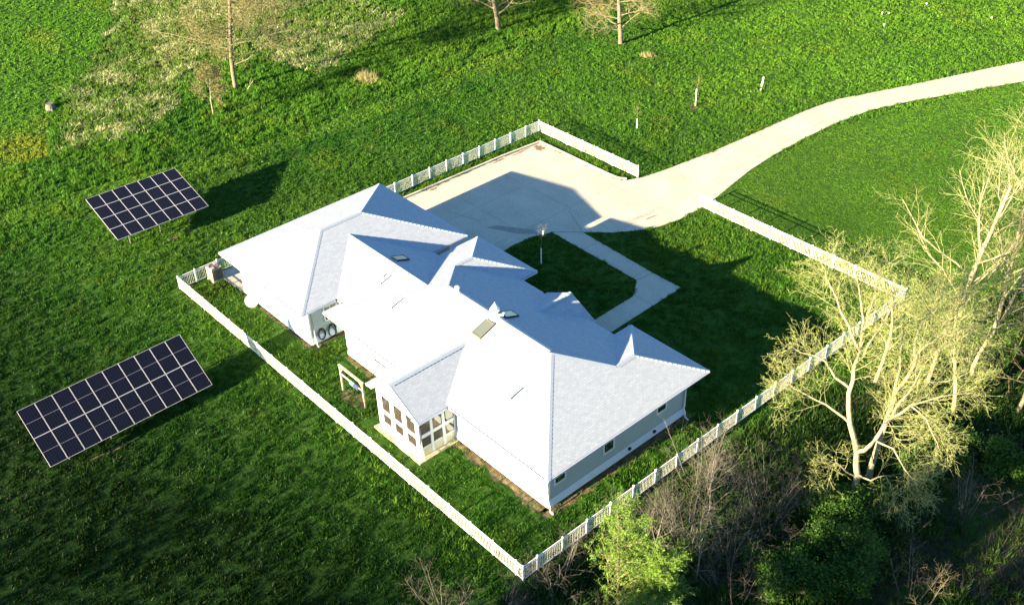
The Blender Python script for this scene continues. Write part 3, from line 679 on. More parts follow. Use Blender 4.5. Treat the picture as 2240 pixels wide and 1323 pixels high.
# ------------------------------------------------------------------ fences
def panel_mesh(L):
    m = MB(); h = L / 2
    for z0, z1, w in ((.09, .13, .02), (.88, .915, .018), (1.035, 1.075, .024)): m.box(-h, h, -w, w, z0, z1)
    n = int(round(L / .122))
    for i in range(n):
        x = -h + L * (i + .5) / n
        m.box(x - .0105, x + .0105, -.010, .010, .141, .869); m.box(x - .0105, x + .0105, -.010, .010, .921, 1.029)
    return m
def post_mesh():
    m = MB(); m.box(-.045, .045, -.045, .045, -.05, 1.13)
    b = [(-.052, -.052, 1.13), (.052, -.052, 1.13), (.052, .052, 1.13), (-.052, .052, 1.13)]
    m.hexa(b + [(x, y, 1.15) for x, y, z in b]); t = (0, 0, 1.19); c = [(x, y, 1.15) for x, y, z in b]
    for i in range(4): m.poly([c[i], c[(i + 1) % 4], t])
    return m
_pan = {}
def fence(name, p, q, label, first=None, gap=1.83, ends=(True, True)):
    p = Vector((*p, 0)); q = Vector((*q, 0)); d = (q - p); L = d.length; d.normalize(); rz = math.atan2(d.y, d.x)
    root = thing(name, label, 'fence', p, rz, None)
    s = [0.0]; c = first if first else gap
    while c < L - .25: s.append(c); c += gap
    s.append(L)
    for i, t in enumerate(s):
        if (i == 0 and not ends[0]) or (i == len(s) - 1 and not ends[1]): continue
        if 'post' not in _pan: _pan['post'] = o = post_mesh().build('post', M_white, root); o.location = (t, 0, 0)
        else: inst(_pan['post'], root, (t, 0, 0))
    for a0, b0 in zip(s, s[1:]):
        w = round(b0 - a0 - .092, 2)
        if w < .1: continue
        if w not in _pan: _pan[w] = o = panel_mesh(w).build('panel', M_white, root); o.location = ((a0 + b0) / 2, 0, 0)
        else: inst(_pan[w], root, ((a0 + b0) / 2, 0, 0))
fence('picket_fence', (0, 0), (LX, 0), 'long white picket fence facing the sun, nearest the solar panels', gap=1.83)
fence('picket_fence', (LX, 0), (LX, LY), 'white picket fence beside the woods, past the grey end wall', first=1.03, ends=(False, True))
fence('picket_fence', (0, 0), (0, LY), 'white picket fence behind the garage and the back of the parking pad', first=1.37, ends=(False, True))
fence('picket_fence', (0, LY), (12.08, LY), 'short white picket fence ending where the driveway leaves the yard', first=1.83, ends=(False, True))
fence('picket_fence', (18.86, LY), (LX, LY), 'white picket fence across the front lawn from driveway to woods', first=1.4, ends=(True, False))

# ------------------------------------------------------------------ solar arrays
def array(name, label, c, tilt, yaw, n, mw, mh, cellm, rows=2):
    root = thing(name, label, 'solar panels', (c[0], c[1], 0), yaw, 'ground mounted solar arrays')
    def T(u, v, h=0):  # u along +Y, v down-slope (towards +X), h normal
        return Vector((v * math.cos(tilt) + h * math.sin(tilt), u, c[2] - v * math.sin(tilt) + h * math.cos(tilt)))
    proto = None; g_ = .006 if rows == 4 else .009
    for i in range(n):
        for j in range(rows):
            u0 = -n * mw / 2 + i * mw + g_; u1 = u0 + mw - 2 * g_; v0 = (j - rows / 2) * mh + g_; v1 = v0 + mh - 2 * g_
            if proto is None:
                m = MB(); W_ = mw - 2 * g_; H_ = mh - 2 * g_; b = .017
                def bx(a0, a1, b0, b1, z0, z1, mi): m.box(b0, b1, a0, a1, z0, z1, mi)
                bx(0, b, 0, H_, -.02, .02, 1); bx(W_ - b, W_, 0, H_, -.02, .02, 1); bx(b, W_ - b, 0, b, -.02, .02, 1); bx(b, W_ - b, H_ - b, H_, -.02, .02, 1)
                m.poly([(b, b, .012), (H_ - b, b, .012), (H_ - b, W_ - b, .012), (b, W_ - b, .012)], 0, [(0, 0), (0, 1), (1, 1), (1, 0)])
                m.poly([(b, b, -.012), (b, W_ - b, -.012), (H_ - b, W_ - b, -.012), (H_ - b, b, -.012)], 2)
                proto = o = m.build('solar_module', [cellm, M_alu_frame, M_white], root)
            else: o = inst(proto, root)
            o.location = T(u0, v0); o.rotation_euler = (0, tilt, 0)
    hh = mh * rows / 2
    for v in (-hh * .75, -hh * .25, hh * .25, hh * .75):
        m = MB(); m.bar(T(-n * mw / 2 + .1, v, -.06), T(n * mw / 2 - .1, v, -.06), .05, .07); m.build('purlin', M_steel, root)
    k = 4 if n > 8 else 3
    for i in range(k):
        u = -n * mw / 2 + n * mw * (i + .5) / k
        m = MB(); m.bar(T(u, -hh * .9, -.14), T(u, hh * .9, -.14), .06, .09); m.build('rafter', M_steel, root)
        for v in (-hh * .7, hh * .55):
            p_ = T(u, v, -.18); m = MB(); m.tube([(p_.x, p_.y, -.3), (p_.x, p_.y, p_.z)], .045, 8); m.build('leg', M_steel, root)
array('solar_array', 'longer solar array of ten columns, nearest the picket fence and closest to the viewer', (10.77, -9.51, 1.868), R(33.4), .013, 10, 1.069, 2.013, M_cell10)
array('solar_array', 'smaller solar array of seven columns on the rough meadow behind the garage', (-9.79, 2.76, 2.11), R(12.0), -.04, 7, 1.081, 1.423, M_cell7, 4)

# ------------------------------------------------------------------ trees
class Tubes:
    def __init__(s): s.g = {}; s.lp = []; s.ls = []; s.lm = []
    def add(s, pts, r0, r1, sides, m):
        n = len(pts); s.g.setdefault((n, sides, m), ([], [])); P, Rr = s.g[(n, sides, m)]
        P.append(pts); Rr.append([r0 + (r1 - r0) * i / (n - 1) for i in range(n)])
    def leaf(s, p, size, m): s.lp.append(p); s.ls.append(size); s.lm.append(m)
    def build(s, name, mats, parent, elong=1.6):
        Vs, Fs, Ms = [], [], []; base = 0
        for (n, k, m), (P, Rr) in s.g.items():
            P = np.array(P, float); Rr = np.array(Rr, float); N = len(P)
            Tn = np.gradient(P, axis=1); Tn /= np.linalg.norm(Tn, axis=2, keepdims=True) + 1e-9
            ref = np.where(np.abs(Tn[..., 2:3]) > .9, np.array([1., 0, 0]), np.array([0, 0, 1.]))
            U = np.cross(Tn, ref); U /= np.linalg.norm(U, axis=2, keepdims=True) + 1e-9; Wv = np.cross(Tn, U)
            an = 2 * np.pi * np.arange(k) / k
            ring = P[:, :, None, :] + Rr[:, :, None, None] * (U[:, :, None, :] * np.cos(an)[None, None, :, None] + Wv[:, :, None, :] * np.sin(an)[None, None, :, None])
            Vs.append(ring.reshape(-1, 3))
            i0 = (np.arange(N) * n * k)[:, None, None] + (np.arange(n - 1) * k)[None, :, None]
            a = i0 + np.arange(k)[None, None, :]; b = i0 + ((np.arange(k) + 1) % k)[None, None, :]
            Fs.append(np.stack([a, b, b + k, a + k], -1).reshape(-1, 4) + base); Ms.append(np.full(N * (n - 1) * k, m)); base += N * n * k
        if s.lp:
            P = np.array(s.lp, float); S = np.array(s.ls, float)[:, None]; N = len(P); rr = np.random.default_rng(len(P))
            d = rr.normal(size=(N, 3)); d /= np.linalg.norm(d, axis=1, keepdims=True); e = rr.normal(size=(N, 3)); e -= d * (d * e).sum(1, keepdims=True); e /= np.linalg.norm(e, axis=1, keepdims=True)
            q = np.stack([P - d * S * elong / 2, P + e * S / 2, P + d * S * elong / 2, P - e * S / 2], 1)
            Vs.append(q.reshape(-1, 3)); Fs.append((np.arange(N * 4).reshape(-1, 4)) + base); Ms.append(np.array(s.lm)); base += N * 4
        o = np_mesh(name, np.concatenate(Vs), np.concatenate(Fs), mats, np.concatenate(Ms)); o.parent = parent
        return o
def vrot(d, ang, az):
    u = d.orthogonal().normalized(); w = d.cross(u)
    return (d * math.cos(ang) + (u * math.cos(az) + w * math.sin(az)) * math.sin(ang)).normalized()

def grow(T, TW, r, p, d, L, rad, lvl, cfg):
    n = cfg['seg'][lvl]; pts = [p.copy()]; dirs = [d.copy()]
    for i in range(n):
        d = d + Vector((r.gauss(0, 1), r.gauss(0, 1), r.gauss(0, 1))) * cfg['wob'][lvl] + Vector((0, 0, cfg['up'][lvl])) + Vector(cfg.get('wind', (0, 0, 0))) * (.1 if lvl else 0)
        d.normalize(); p = p + d * (L / n); pts.append(p.copy()); dirs.append(d.copy())
    last = lvl >= cfg['max']
    (T if lvl < cfg['split'] else TW).add(pts, rad, rad * cfg['taper'][lvl] if not last else rad * .5, cfg['sides'][lvl], 0)
    spawn(T, TW, r, pts, dirs, L, rad, lvl, cfg)
def spawn(T, TW, r, pts, dirs, L, rad, lvl, cfg):
    n = len(pts) - 1
    if lvl < cfg['max']:
        k = cfg['n'][lvl]; k = int(k) + (1 if r.random() < k - int(k) else 0); az0 = r.random() * 6.28
        for i in range(k):
            t = cfg['st'][lvl] + (1 - cfg['st'][lvl]) * ((i + r.random()) / k); x = min(t * n, n - 1e-3); a = int(x); q = pts[a].lerp(pts[a + 1], x - a)
            ang = R(cfg['ang'][lvl] + r.uniform(-14, 14)); nd = vrot(dirs[min(a + 1, n)], ang, az0 + i * 2.4 + r.uniform(-.5, .5))
            cr = rad * (1 - .65 * t) * cfg['rr'][lvl]
            grow(T, TW, r, q, nd, L * cfg['lr'][lvl] * (1.05 - .45 * t) * r.uniform(.75, 1.2), max(cr, cfg['rmin']), lvl + 1, cfg)
    if lvl >= cfg['leaf_from'] and cfg['leaves']:
        for i in range(cfg['leaves']):
            x = r.uniform(.25, 1) * n; a = min(int(x), n - 1); q = pts[a].lerp(pts[a + 1], x - a)
            TW.leaf(q + Vector((r.gauss(0, 1), r.gauss(0, 1), r.gauss(0, 1) - cfg.get('droop', 0))) * cfg['lspread'], cfg['lsize'] * r.uniform(.6, 1.4), 1)
CFG = dict(seg=[7, 5, 4, 3, 3], wob=[.06, .13, .16, .2, .25], up=[.03, .05, .03, .02, 0], taper=[.5, .3, .3, .4, .5], sides=[9, 6, 4, 3, 3], n=[11, 7, 6, 4, 0], st=[.35, .25, .15, .1, 0],
           ang=[52, 48, 45, 42, 40], lr=[.5, .5, .5, .5, .5], rr=[.6, .6, .6, .6, .6], rmin=.008, max=3, split=2, leaf_from=3, leaves=0, lspread=.08, lsize=.07)
def tree(name, label, cat, x, y, H, rad, seed, bark, twig, leaf=None, lean=(0, 0, 1), group=None, guides=None, **kw):
    cfg = dict(CFG); cfg.update(kw); r = random.Random(seed)
    z = hz(x, y); root = thing(name, label, cat, (x, y, z), 0, group)
    T, TW = Tubes(), Tubes()
    if guides:
        for pts, r0, r1 in guides:
            r0, r1 = r0 * .82, r1 * .7
            P = [Vector(p) for p in pts]
            # resample with a little irregularity
            Q = [P[0]]
            for a_, b_ in zip(P, P[1:]):
                for t in (.5, 1): Q.append(a_.lerp(b_, t) + (Vector((r.gauss(0, 1), r.gauss(0, 1), r.gauss(0, 1))) * .05 if t < 1 else Vector((0, 0, 0))))
            T.add(Q, r0, r1, 8, 0)
            D = [(Q[min(i + 1, len(Q) - 1)] - Q[max(i - 1, 0)]).normalized() for i in range(len(Q))]
            L = sum((b_ - a_).length for a_, b_ in zip(Q, Q[1:]))
            c2 = dict(cfg); c2['n'] = [0, max(3, L * cfg.get('gdens', 1.6))] + list(cfg['n'][2:]); c2['lr'] = [.5, cfg.get('glen', 2.6) / L] + list(cfg['lr'][2:]); c2['st'] = [.3, cfg.get('gst', .35)] + list(cfg['st'][2:])
            if r1 < .12: spawn(T, TW, r, Q, D, L, max(r0 * .42, .035), 1, c2)
    else:
        d0 = Vector(lean).normalized(); grow(T, TW, r, Vector((0, 0, -.15)), d0, H, rad, 0, cfg)
    T.build('trunk', bark, root); TW.build('crown', [twig] + ([leaf] if leaf else [twig]), root, cfg.get('elong', 1.6))
    return root

def stems(name, label, cat, x, y, H, seed, count, bark, twig, leaf=None, group=None, spread=.5, **kw):
    """a many-stemmed shrub"""
    cfg = dict(CFG); cfg.update(dict(seg=[5, 4, 3, 3, 3], max=2, split=1, n=[7, 5, 3, 0, 0], st=[.3, .2, .1, .1, 0], sides=[5, 3, 3, 3, 3], rmin=.006, leaf_from=2)); cfg.update(kw)
    r = random.Random(seed); root = thing(name, label, cat, (x, y, hz(x, y)), 0, group); T, TW = Tubes(), Tubes()
    for i in range(count):
        a = r.uniform(0, 6.28); q = r.uniform(0, 1) ** .5; b = Vector((math.cos(a), math.sin(a), 0)) * (q * spread * H * .35)
        d = (Vector((0, 0, 1)) + Vector((math.cos(a), math.sin(a), 0)) * (spread * q * r.uniform(.5, 1.3))).normalized()
        grow(T, TW, r, b + Vector((0, 0, -.1)), d, H * r.uniform(.65, 1.05), cfg.get('srad', .03) * r.uniform(.7, 1.3), 0, cfg)
    T.build('stem', bark, root); TW.build('crown', [twig] + ([leaf] if leaf else [twig]), root, cfg.get('elong', 1.6))
    return root

# camera basis (only used here to know which horizontal direction a traced limb leans to)
YAW = R(49.158); RX, RY = math.cos(YAW), math.sin(YAW)
def lim(base_px, pts, back=None):
    """limb points given as (right, up) metres read at the trunk's own depth, with a depth offset per point"""
    out = []
    for i, (u, v) in enumerate(pts):
        b = back[i] if back else 0
        dz = (base_px[1] - v) / 28.1 - b; dx = (u - base_px[0] - 6.12 * dz + 10.7 * b) / 39.4
        out.append((dx * RX - b * RY, dx * RY + b * RX, dz))
    return out
bp = (1868, 1090)
G1 = [(lim(bp, [(1868, 1092), (1876, 1040), (1875, 985)]), .27, .22),
      (lim(bp, [(1875, 990), (1860, 930), (1858, 870), (1868, 820), (1884, 780), (1888, 730), (1880, 670), (1866, 620)], [0, 0, .3, .6, 1, 1.6, 2.2, 3]), .2, .03),
      (lim(bp, [(1860, 930), (1830, 905), (1790, 880), (1745, 855), (1715, 843)], [0, .2, .6, .9, 1.1]), .1, .02),
      (lim(bp, [(1860, 860), (1830, 838), (1810, 805), (1785, 790), (1740, 770)], [.3, .6, 1, 1.6, 2]), .1, .02),
      (lim(bp, [(1882, 790), (1858, 740), (1835, 690), (1815, 650), (1800, 610)], [1, 1, 1.4, 2, 3]), .1, .02),
      (lim(bp, [(1885, 800), (1915, 755), (1940, 715), (1965, 680)], [1, 1.2, 1.8, 2.8]), .1, .02),
      (lim(bp, [(1886, 740), (1905, 700), (1915, 650), (1920, 615)], [1.6, 2, 2.6, 3.4]), .09, .02),
      (lim(bp, [(1875, 988), (1905, 975), (1922, 952), (1945, 925), (1985, 900), (2040, 886), (2110, 880)], [0, -.3, -.4, -.5, -.5, -.4, -.2]), .17, .03),
      (lim(bp, [(1945, 925), (1965, 890), (1990, 860), (2010, 820), (2040, 790)], [-.5, -.2, .3, .9, 1.5]), .09, .02),
      (lim(bp, [(1915, 968), (1950, 985), (1975, 1030), (1998, 1052), (2010, 1060)], [-.3, -.8, -1.4, -1.7, -2]), .07, .02),
      (lim(bp, [(1985, 902), (2015, 930), (2030, 965), (2040, 990)], [-.5, -1.1, -1.6, -2]), .06, .02),
      (lim(bp, [(1873, 1040), (1850, 1028), (1832, 1010), (1815, 1018)], [0, -.3, -.5, -.7]), .06, .015),
      (lim(bp, [(1875, 1035), (1905, 1050), (1935, 1040), (1950, 1075), (1985, 1095)], [0, -.6, -.9, -1.3, -1.8]), .07, .015)]
COT = dict(wob=[.06, .13, .17, .22, .25], up=[.03, .03, .05, .03, 0], n=[0, 0, 7, 4, 2.5], max=4, leaf_from=4, seg=[7, 5, 4, 3, 2], sides=[9, 6, 3, 3, 3], lr=[.5, .5, .6, .55, .5], ang=[50, 50, 42, 38, 30], leaves=1, lspread=.04, lsize=.04, rmin=.007, gdens=3.6, glen=2.6, elong=2.6, rr=[.6, .5, .5, .5, .5])
tree('cottonwood_tree', 'pale forked tree with sunlit yellow-green buds in front of the fence corner', 'tree', 45.51, 17.34, 0, 0, 11, M_bark_pale, M_twig_pale, M_catkin, guides=G1, **COT)
bp2 = (1912, 1052)
def lim2(p, b): return lim(bp2, p, b)
G2 = [(lim2([(1910, 1054), (1922, 1000), (1945, 930), (1962, 880), (1985, 845), (2003, 815)], [0, 0, .1, .3, .5, .8]), .24, .12),
      (lim2([(2003, 815), (2012, 790), (2040, 770), (2075, 750), (2130, 735)], [.8, 1, 1.2, 1.5, 2]), .12, .025),
      (lim2([(1998, 825), (2040, 790), (2080, 765), (2100, 745), (2160, 715)], [.8, 1.3, 2, 2.6, 3.6]), .13, .02),
      (lim2([(2003, 815), (2005, 770), (2025, 720), (2060, 680), (2075, 640)], [.8, 1.5, 2.4, 3, 4]), .11, .02),
      (lim2([(1962, 880), (1975, 820), (1980, 760), (1985, 700), (2000, 650)], [.3, 1, 1.8, 2.6, 3.4]), .1, .02),
      (lim2([(1985, 845), (2050, 850), (2090, 845), (2125, 830)], [.5, .3, .2, .2]), .08, .02),
      (lim2([(1930, 975), (1960, 960), (1995, 965), (2020, 955)], [0, -.3, -.5, -.6]), .06, .015)]
tree('cottonwood_tree', 'leaning pale tree just behind the forked one, trunk tilted towards the right', 'tree', 45.3, 19.2, 0, 0, 12, M_bark_pale, M_twig_pale, M_catkin, guides=G2, **COT)
BUD = dict(n=[12, 8, 6, 4, 0], leaves=2, lspread=.06, lsize=.05, elong=2.6, rmin=.0095, rr=[.5, .5, .5, .5, .5], lr=[.42, .5, .5, .5, .5], ang=[42, 45, 42, 40, 40])
BARE = dict(n=[12, 8, 7, 5, 0], rmin=.0085, rr=[.5, .5, .5, .5, .5], lr=[.58, .55, .5, .5, .5], st=[.2, .2, .15, .1, 0], ang=[40, 42, 45, 42, 40], up=[.03, .06, .04, .02, 0])
tree('budding_tree', 'budding tree against the fence corner post', 'tree', 41.2, 31.0, 5.6, .11, 21, M_bark_pale, M_twig_pale, M_catkin, **BUD)
tree('budding_tree', 'yellow-green budding tree outside the fence near the forked one', 'tree', 40.8, 26.6, 7.2, .13, 22, M_bark_pale, M_twig_pale, M_catkin, lean=(.05, .1, 1), **BUD)
tree('budding_tree', 'slender budding tree with twin pale stems in the grove middle', 'tree', 43.0, 29.0, 8.2, .14, 23, M_bark_pale, M_twig_pale, M_catkin, **BUD)
tree('budding_tree', 'budding tree farther right in the grove with an upright stem', 'tree', 44.6, 31.6, 8.0, .14, 24, M_bark_pale, M_twig_pale, M_catkin, **BUD)
tree('bare_tree', 'bare pale tree with wide fan of limbs over the far lawn, left of the tallest', 'tree', 42.0, 34.3, 11.5, .20, 25, M_bark_pale, M_twig_pale, None, **{**BARE, 'n': [15, 9, 7, 5, 0]})
tree('bare_tree', 'tallest bare pale tree at the right edge', 'tree', 42.4, 42.0, 13.5, .25, 26, M_bark_pale, M_twig_pale, None, lean=(-.02, -.02, 1), **{**BARE, 'n': [18, 10, 7, 5, 0]})
tree('bare_tree', 'bare tree cut by the right edge beside the tallest one', 'tree', 44.0, 42.6, 12.5, .22, 27, M_bark_pale, M_twig_pale, None, **{**BARE, 'n': [15, 9, 7, 5, 0]})
tree('bare_tree', 'greyish bare tree in the thick of the grove at the right edge', 'tree', 46.6, 36.5, 10.5, .16, 28, M_bark_tan, M_twig_tan, M_bud, **{**BARE, 'leaves': 1})
tree('bare_tree', 'multi-branched bare tree leaning out of the right edge above dark bushes', 'tree', 48.2, 30.5, 8.0, .14, 29, M_bark_tan, M_twig_tan, None, lean=(.1, .25, 1), **{**BARE, 'n': [13, 7, 5, 3, 0], 'ang': [60, 50, 45, 42, 40]})
tree('bare_tree', 'pale bare tree of fine twigs between the tallest tree and the fence corner', 'tree', 43.0, 37.6, 9.5, .15, 131, M_bark_pale, M_twig_pale, M_catkin, **{**BARE, 'leaves': 1, 'lsize': .045, 'lspread': .06})
tree('bare_tree', 'twiggy bare tree low on the right edge below the tallest tree', 'tree', 46.8, 39.5, 10.0, .16, 132, M_bark_pale, M_twig_pale, M_catkin, **{**BARE, 'leaves': 1, 'lsize': .045, 'lspread': .06})
tree('budding_tree', 'hazy yellow-green tree filling the grove right of the leaning trunk', 'tree', 45.6, 27.6, 8.2, .14, 133, M_bark_pale, M_twig_pale, M_catkin, **BUD)
# meadow trees
tree('budding_tree', 'hazy tan budding tree on the straw-flecked meadow', 'tree', -28.36, 21.09, 12.5, .24, 31, M_bark_tan, M_twig_tan, M_bud, n=[26, 10, 7, 4, 0], ang=[64, 50, 45, 40, 40], st=[.2, .15, .15, .1, 0], lr=[.72, .5, .5, .5, .5], rr=[.30, .5, .5, .5, .5], up=[.02, .03, .02, 0, 0], leaves=15, lspread=.28, lsize=.085, rmin=.011)
tree('young_tree', 'young hazy tree in front of the tan meadow tree', 'tree', -24.6, 16.48, 4.6, .07, 32, M_bark_pale, M_twig_tan, M_bud, n=[16, 8, 5, 3, 0], ang=[58, 48, 45, 40, 40], rr=[.36, .45, .5, .5, .5], leaves=4, lspread=.12, lsize=.09, rmin=.009)
tree('bare_tree', 'bare tree with long crooked low limbs at the top edge', 'tree', -21.05, 49.53, 10.0, .28, 33, M_bark_tan, M_twig_tan, None, n=[22, 8, 6, 4, 0], ang=[74, 50, 45, 40, 40], st=[.15, .2, .15, .1, 0], wob=[.05, .2, .2, .2, .2], lr=[.62, .45, .5, .5, .5], rr=[.42, .55, .5, .5, .5], rmin=.012)
tree('bare_tree', 'bare tan tree with radiating limbs above the saplings', 'tree', -8.88, 56.08, 9.5, .26, 34, M_bark_tan, M_twig_tan, None, n=[30, 10, 6, 4, 0], ang=[72, 48, 45, 40, 40], st=[.15, .2, .15, .1, 0], wob=[.05, .12, .16, .2, .2], lr=[.56, .5, .5, .5, .5], rr=[.32, .55, .5, .5, .5], up=[.02, .02, .02, 0, 0], rmin=.012)
m = MB(); z = hz(-26.5, 21.9)
m.tube([(-26.9, 21.5, z + .05), (-26.7, 21.7, z + .5), (-26.3, 22.1, z + 1.2)], [.06, .05, .02], 6); m.tube([(-26.6, 21.8, z + .7), (-26.2, 21.4, z + 1.0)], [.04, .015], 5); m.tube([(-26.6, 21.8, z + .8), (-27.0, 22.3, z + 1.2)], [.035, .012], 5)
tag(m.build('broken_branch', M_bark_pale), 'broken pale branch stuck in the grass beside the tan meadow tree', 'branch')
# saplings in white guards
def sapling(x, y, H, gh, seed, label, wrap=None, crown=True):
    z = hz(x, y); root = thing('sapling', label, 'sapling', (x, y, z), 0, 'staked saplings with white guards')
    T, TW = Tubes(), Tubes(); r = random.Random(seed)
    c = dict(CFG); c.update(dict(seg=[6, 3, 3, 3, 3], n=[10 if crown else 4, 4, 0, 0, 0], max=2 if crown else 1, st=[.62, .2, 0, 0, 0], split=1, rmin=.0035, ang=[45, 40, 40, 40, 40], lr=[.24, .5, .5, .5, .5], leaves=3 if crown else 1, leaf_from=2, lsize=.035, lspread=.05, up=[.04, .04, 0, 0, 0]))
    grow(T, TW, r, Vector((0, 0, -.05)), Vector((.02, .01, 1)), H, .022, 0, c)
    T.build('trunk', M_bark_tan, root); TW.build('crown', [M_twig_tan, M_bud], root)
    m = MB(); m.lathe([(.05, 0), (.048, gh * .3), (.045, gh * .9), (.04, gh)], 10); m.build('trunk_guard', M_white, root, True)
    if wrap:
        m = MB(); z0, z1 = wrap
        ws = .1 if z0 < 1 else .055
        m.lathe([(.03, z0), (ws, z0 + (z1 - z0) * .2), (ws * .85, z0 + (z1 - z0) * .5), (ws * .6, z0 + (z1 - z0) * .6), (ws * .9, z0 + (z1 - z0) * .85), (.03, z1)], 10, (0, 0, 0)); o = m.build('plastic_wrap', M_white, root, True)
        o.rotation_euler = (R(4), R(9), 0)
    return root
sapling(5.9, 42.54, 2.3, .95, 41, 'sapling in a short white guard nearest the fence end and its shadow')
sapling(6.6, 49.84, 2.9, 1.75, 42, 'sapling in a tall white guard, middle of the row along the drive')
sapling(8.67, 57.03, 1.6, .25, 43, 'sapling with a white plastic wrap around its top, farthest along the drive', wrap=(.45, 1.6), crown=False)
sapling(15.98, 21.17, 3.1, 1.35, 44, 'sapling in a white guard on the shaded lawn inside the yard', wrap=(2.9, 3.25))
for i, (x, y, l) in enumerate(((6.09, 81.84, 'leftmost of three tiny white markers in the grass near the top right'), (6.6, 82.3, 'right one of the paired white markers in the grass near the top right'), (8.08, 79.08, 'tiny white marker nearest the drive, below the pair'),
                               (7.9, 87.85, 'lone tiny white marker at the very top edge'), (15.11, 88.79, 'lone tiny white marker close to where the drive leaves the photo'))):
    z = hz(x, y); m = MB(); m.tube([(x, y, z - .02), (x, y, z + .3)], .012, 5); m.box(x - .07, x + .07, y - .012, y + .012, z + .2, z + .34); tag(m.build('marker_flag', M_white), l, 'marker', 'white markers in the grass')
m = MB(); x, y = -37.13, 5.79; z = hz(x, y)
m.lathe([(.55, -.05), (.46, .2), (.40, .45), (.36, .62), (.2, .60)], 13, (x, y, z)); m.tube([(x + .3, y, z + .1), (x + .9, y - .2, z + .05)], [.14, .05], 7); m.tube([(x, y + .3, z + .1), (x - .2, y + .9, z + .04)], [.13, .04], 7)
tag(m.build('tree_stump', M_bark_grey, None, False), 'dark old stump at the left edge of the tall meadow grass', 'stump')

# thicket in the woods
SH = dict(srad=.017, rmin=.004)
shr = [('grey bare bush beside the fence, highest of the thicket along the end wall', 38.9, 11.9, 3.6, 51, 14), ('tangled grey bare bush in the thick of the shaded thicket', 41.3, 8.2, 4.2, 52, 15), ('grey bare bush between willow and tall trees', 43.3, 9.0, 4.0, 53, 14),
       ('bare bush at the bottom by the fence corner, right of its post', 38.6, .9, 3.2, 54, 12), ('low bare bush at the bottom edge left of the fence corner', 35.6, -4.2, 2.6, 55, 11), ('thin bare bush at the bottom edge just below the fence corner', 37.5, -2.0, 2.7, 56, 9),
       ('pale bare bush standing alone near the bottom right corner', 51.6, 13.2, 3.0, 57, 9), ('grey bare bush against the forked tree, on its left', 42.6, 13.6, 3.6, 58, 13), ('low grey bush in the shade by the bottom edge', 45.0, 7.2, 3.4, 59, 12),
       ('sparse grey bush on the shaded right side', 50.2, 21.0, 3.0, 60, 10), ('grey bare bush under the fence, middle of the thicket row', 39.6, 6.4, 3.2, 61, 11), ('brown bare bush squeezed among the thicket bushes', 43.9, 11.6, 3.2, 62, 12)]
for l, x, y, H, s, n in shr: stems('bare_bush', l, 'bush', x, y, H, s, n, M_bark_grey, M_twig_grey if s != 57 else M_twig_tan, None, 'bare bushes of the shaded thicket', spread=.8, **SH)
WIL = dict(n=[15, 8, 0, 0, 0], max=2, split=1, seg=[7, 5, 5, 3, 3], st=[.12, .15, .1, .1, 0], lr=[.30, .55, .4, .4, .4], ang=[34, 40, 40, 40, 40], leaves=22, leaf_from=2, lspread=.05, lsize=.03, elong=5.5, lean=(.8, .9, 0), up=[.05, .02, -.14, 0, 0], wob=[.07, .1, .12, .1, .1], srad=.05, rmin=.008)
WIL2 = dict(n=[50, 9, 0, 0, 0], max=2, split=1, seg=[8, 5, 4, 3, 3], st=[.1, .15, .1, .1, 0], lr=[.42, .42, .4, .4, .4], ang=[42, 40, 40, 40, 40], leaves=24, leaf_from=1, lspread=.055, lsize=.032, elong=5.0, wind=(.9, 1.0, 0), up=[.02, .05, -.10, 0, 0], wob=[.05, .1, .12, .1, .1], rmin=.008, rr=[.3, .5, .5, .5, .5])
tree('willow_tree', 'bright green leafy young willow at the bottom edge, tips bending in the wind', 'willow', 42.1, 1.9, 6.7, .09, 78, M_bark_tan, M_twig_tan, M_willow, **WIL2)
tree('willow_tree', 'smaller darker green leafy willow tucked against the right side of the bright one', 'willow', 43.4, 2.6, 5.0, .06, 79, M_bark_tan, M_twig_tan, M_willow, **WIL2)
M_twig_slim = mat('slim_twig', (.13, .125, .105), .9, .1, .25, 3)
SLIM = dict(n=[11, 7, 5, 3, 0], rmin=.006, rr=[.5, .5, .5, .5, .5], lr=[.5, .5, .5, .5, .5], st=[.2, .2, .1, .1, 0], ang=[36, 40, 42, 40, 40])
for l, x, y, H, s_ in (('slender bare tree rising from the thicket beside the fence', 39.9, 11.4, 4.6, 121), ('thin bare tree in the middle of the thicket, crown just catching the sun', 41.2, 10.0, 5.0, 122), ('thin bare grey tree low in the shaded thicket', 43.2, 6.6, 4.6, 123), ('slim grey bare tree beside the willow', 40.6, 6.2, 4.2, 124)):
    tree('bare_sapling_tree', l, 'tree', x, y, H, .05, s_, M_bark_grey, M_twig_slim, None, **SLIM)
LEAFY = dict(n=[9, 7, 3, 0, 0], leaves=17, leaf_from=1, lspread=.22, lsize=.085, srad=.03, elong=1.5)
for l, x, y, H, s in (('dark green leafy bush at the foot of the forked tree', 46.2, 15.3, 2.2, 81), ('dark green leafy bush in deep shade at the bottom right', 48.0, 12.0, 2.4, 82), ('broad dark green bush under the right-hand grove', 47.6, 24.0, 1.5, 83),
                      ('green leafy bush in the shade below the thicket', 46.8, 9.2, 2.2, 84), ('dark green bush behind the leaning trunk', 46.6, 21.4, 1.6, 85), ('dark leafy bush near the right edge in shade', 50.0, 25.5, 1.5, 86), ('small green bush between the grove trunks', 45.6, 36.5, 1.7, 87), ('leafy green bush beside the tall bare tree', 43.9, 38.8, 1.8, 88)):
    stems('leafy_bush', l, 'bush', x, y, H, s, 11, M_bark_grey, M_twig_grey, M_dark_leaf, 'leafy bushes of the grove', spread=.9, **LEAFY)
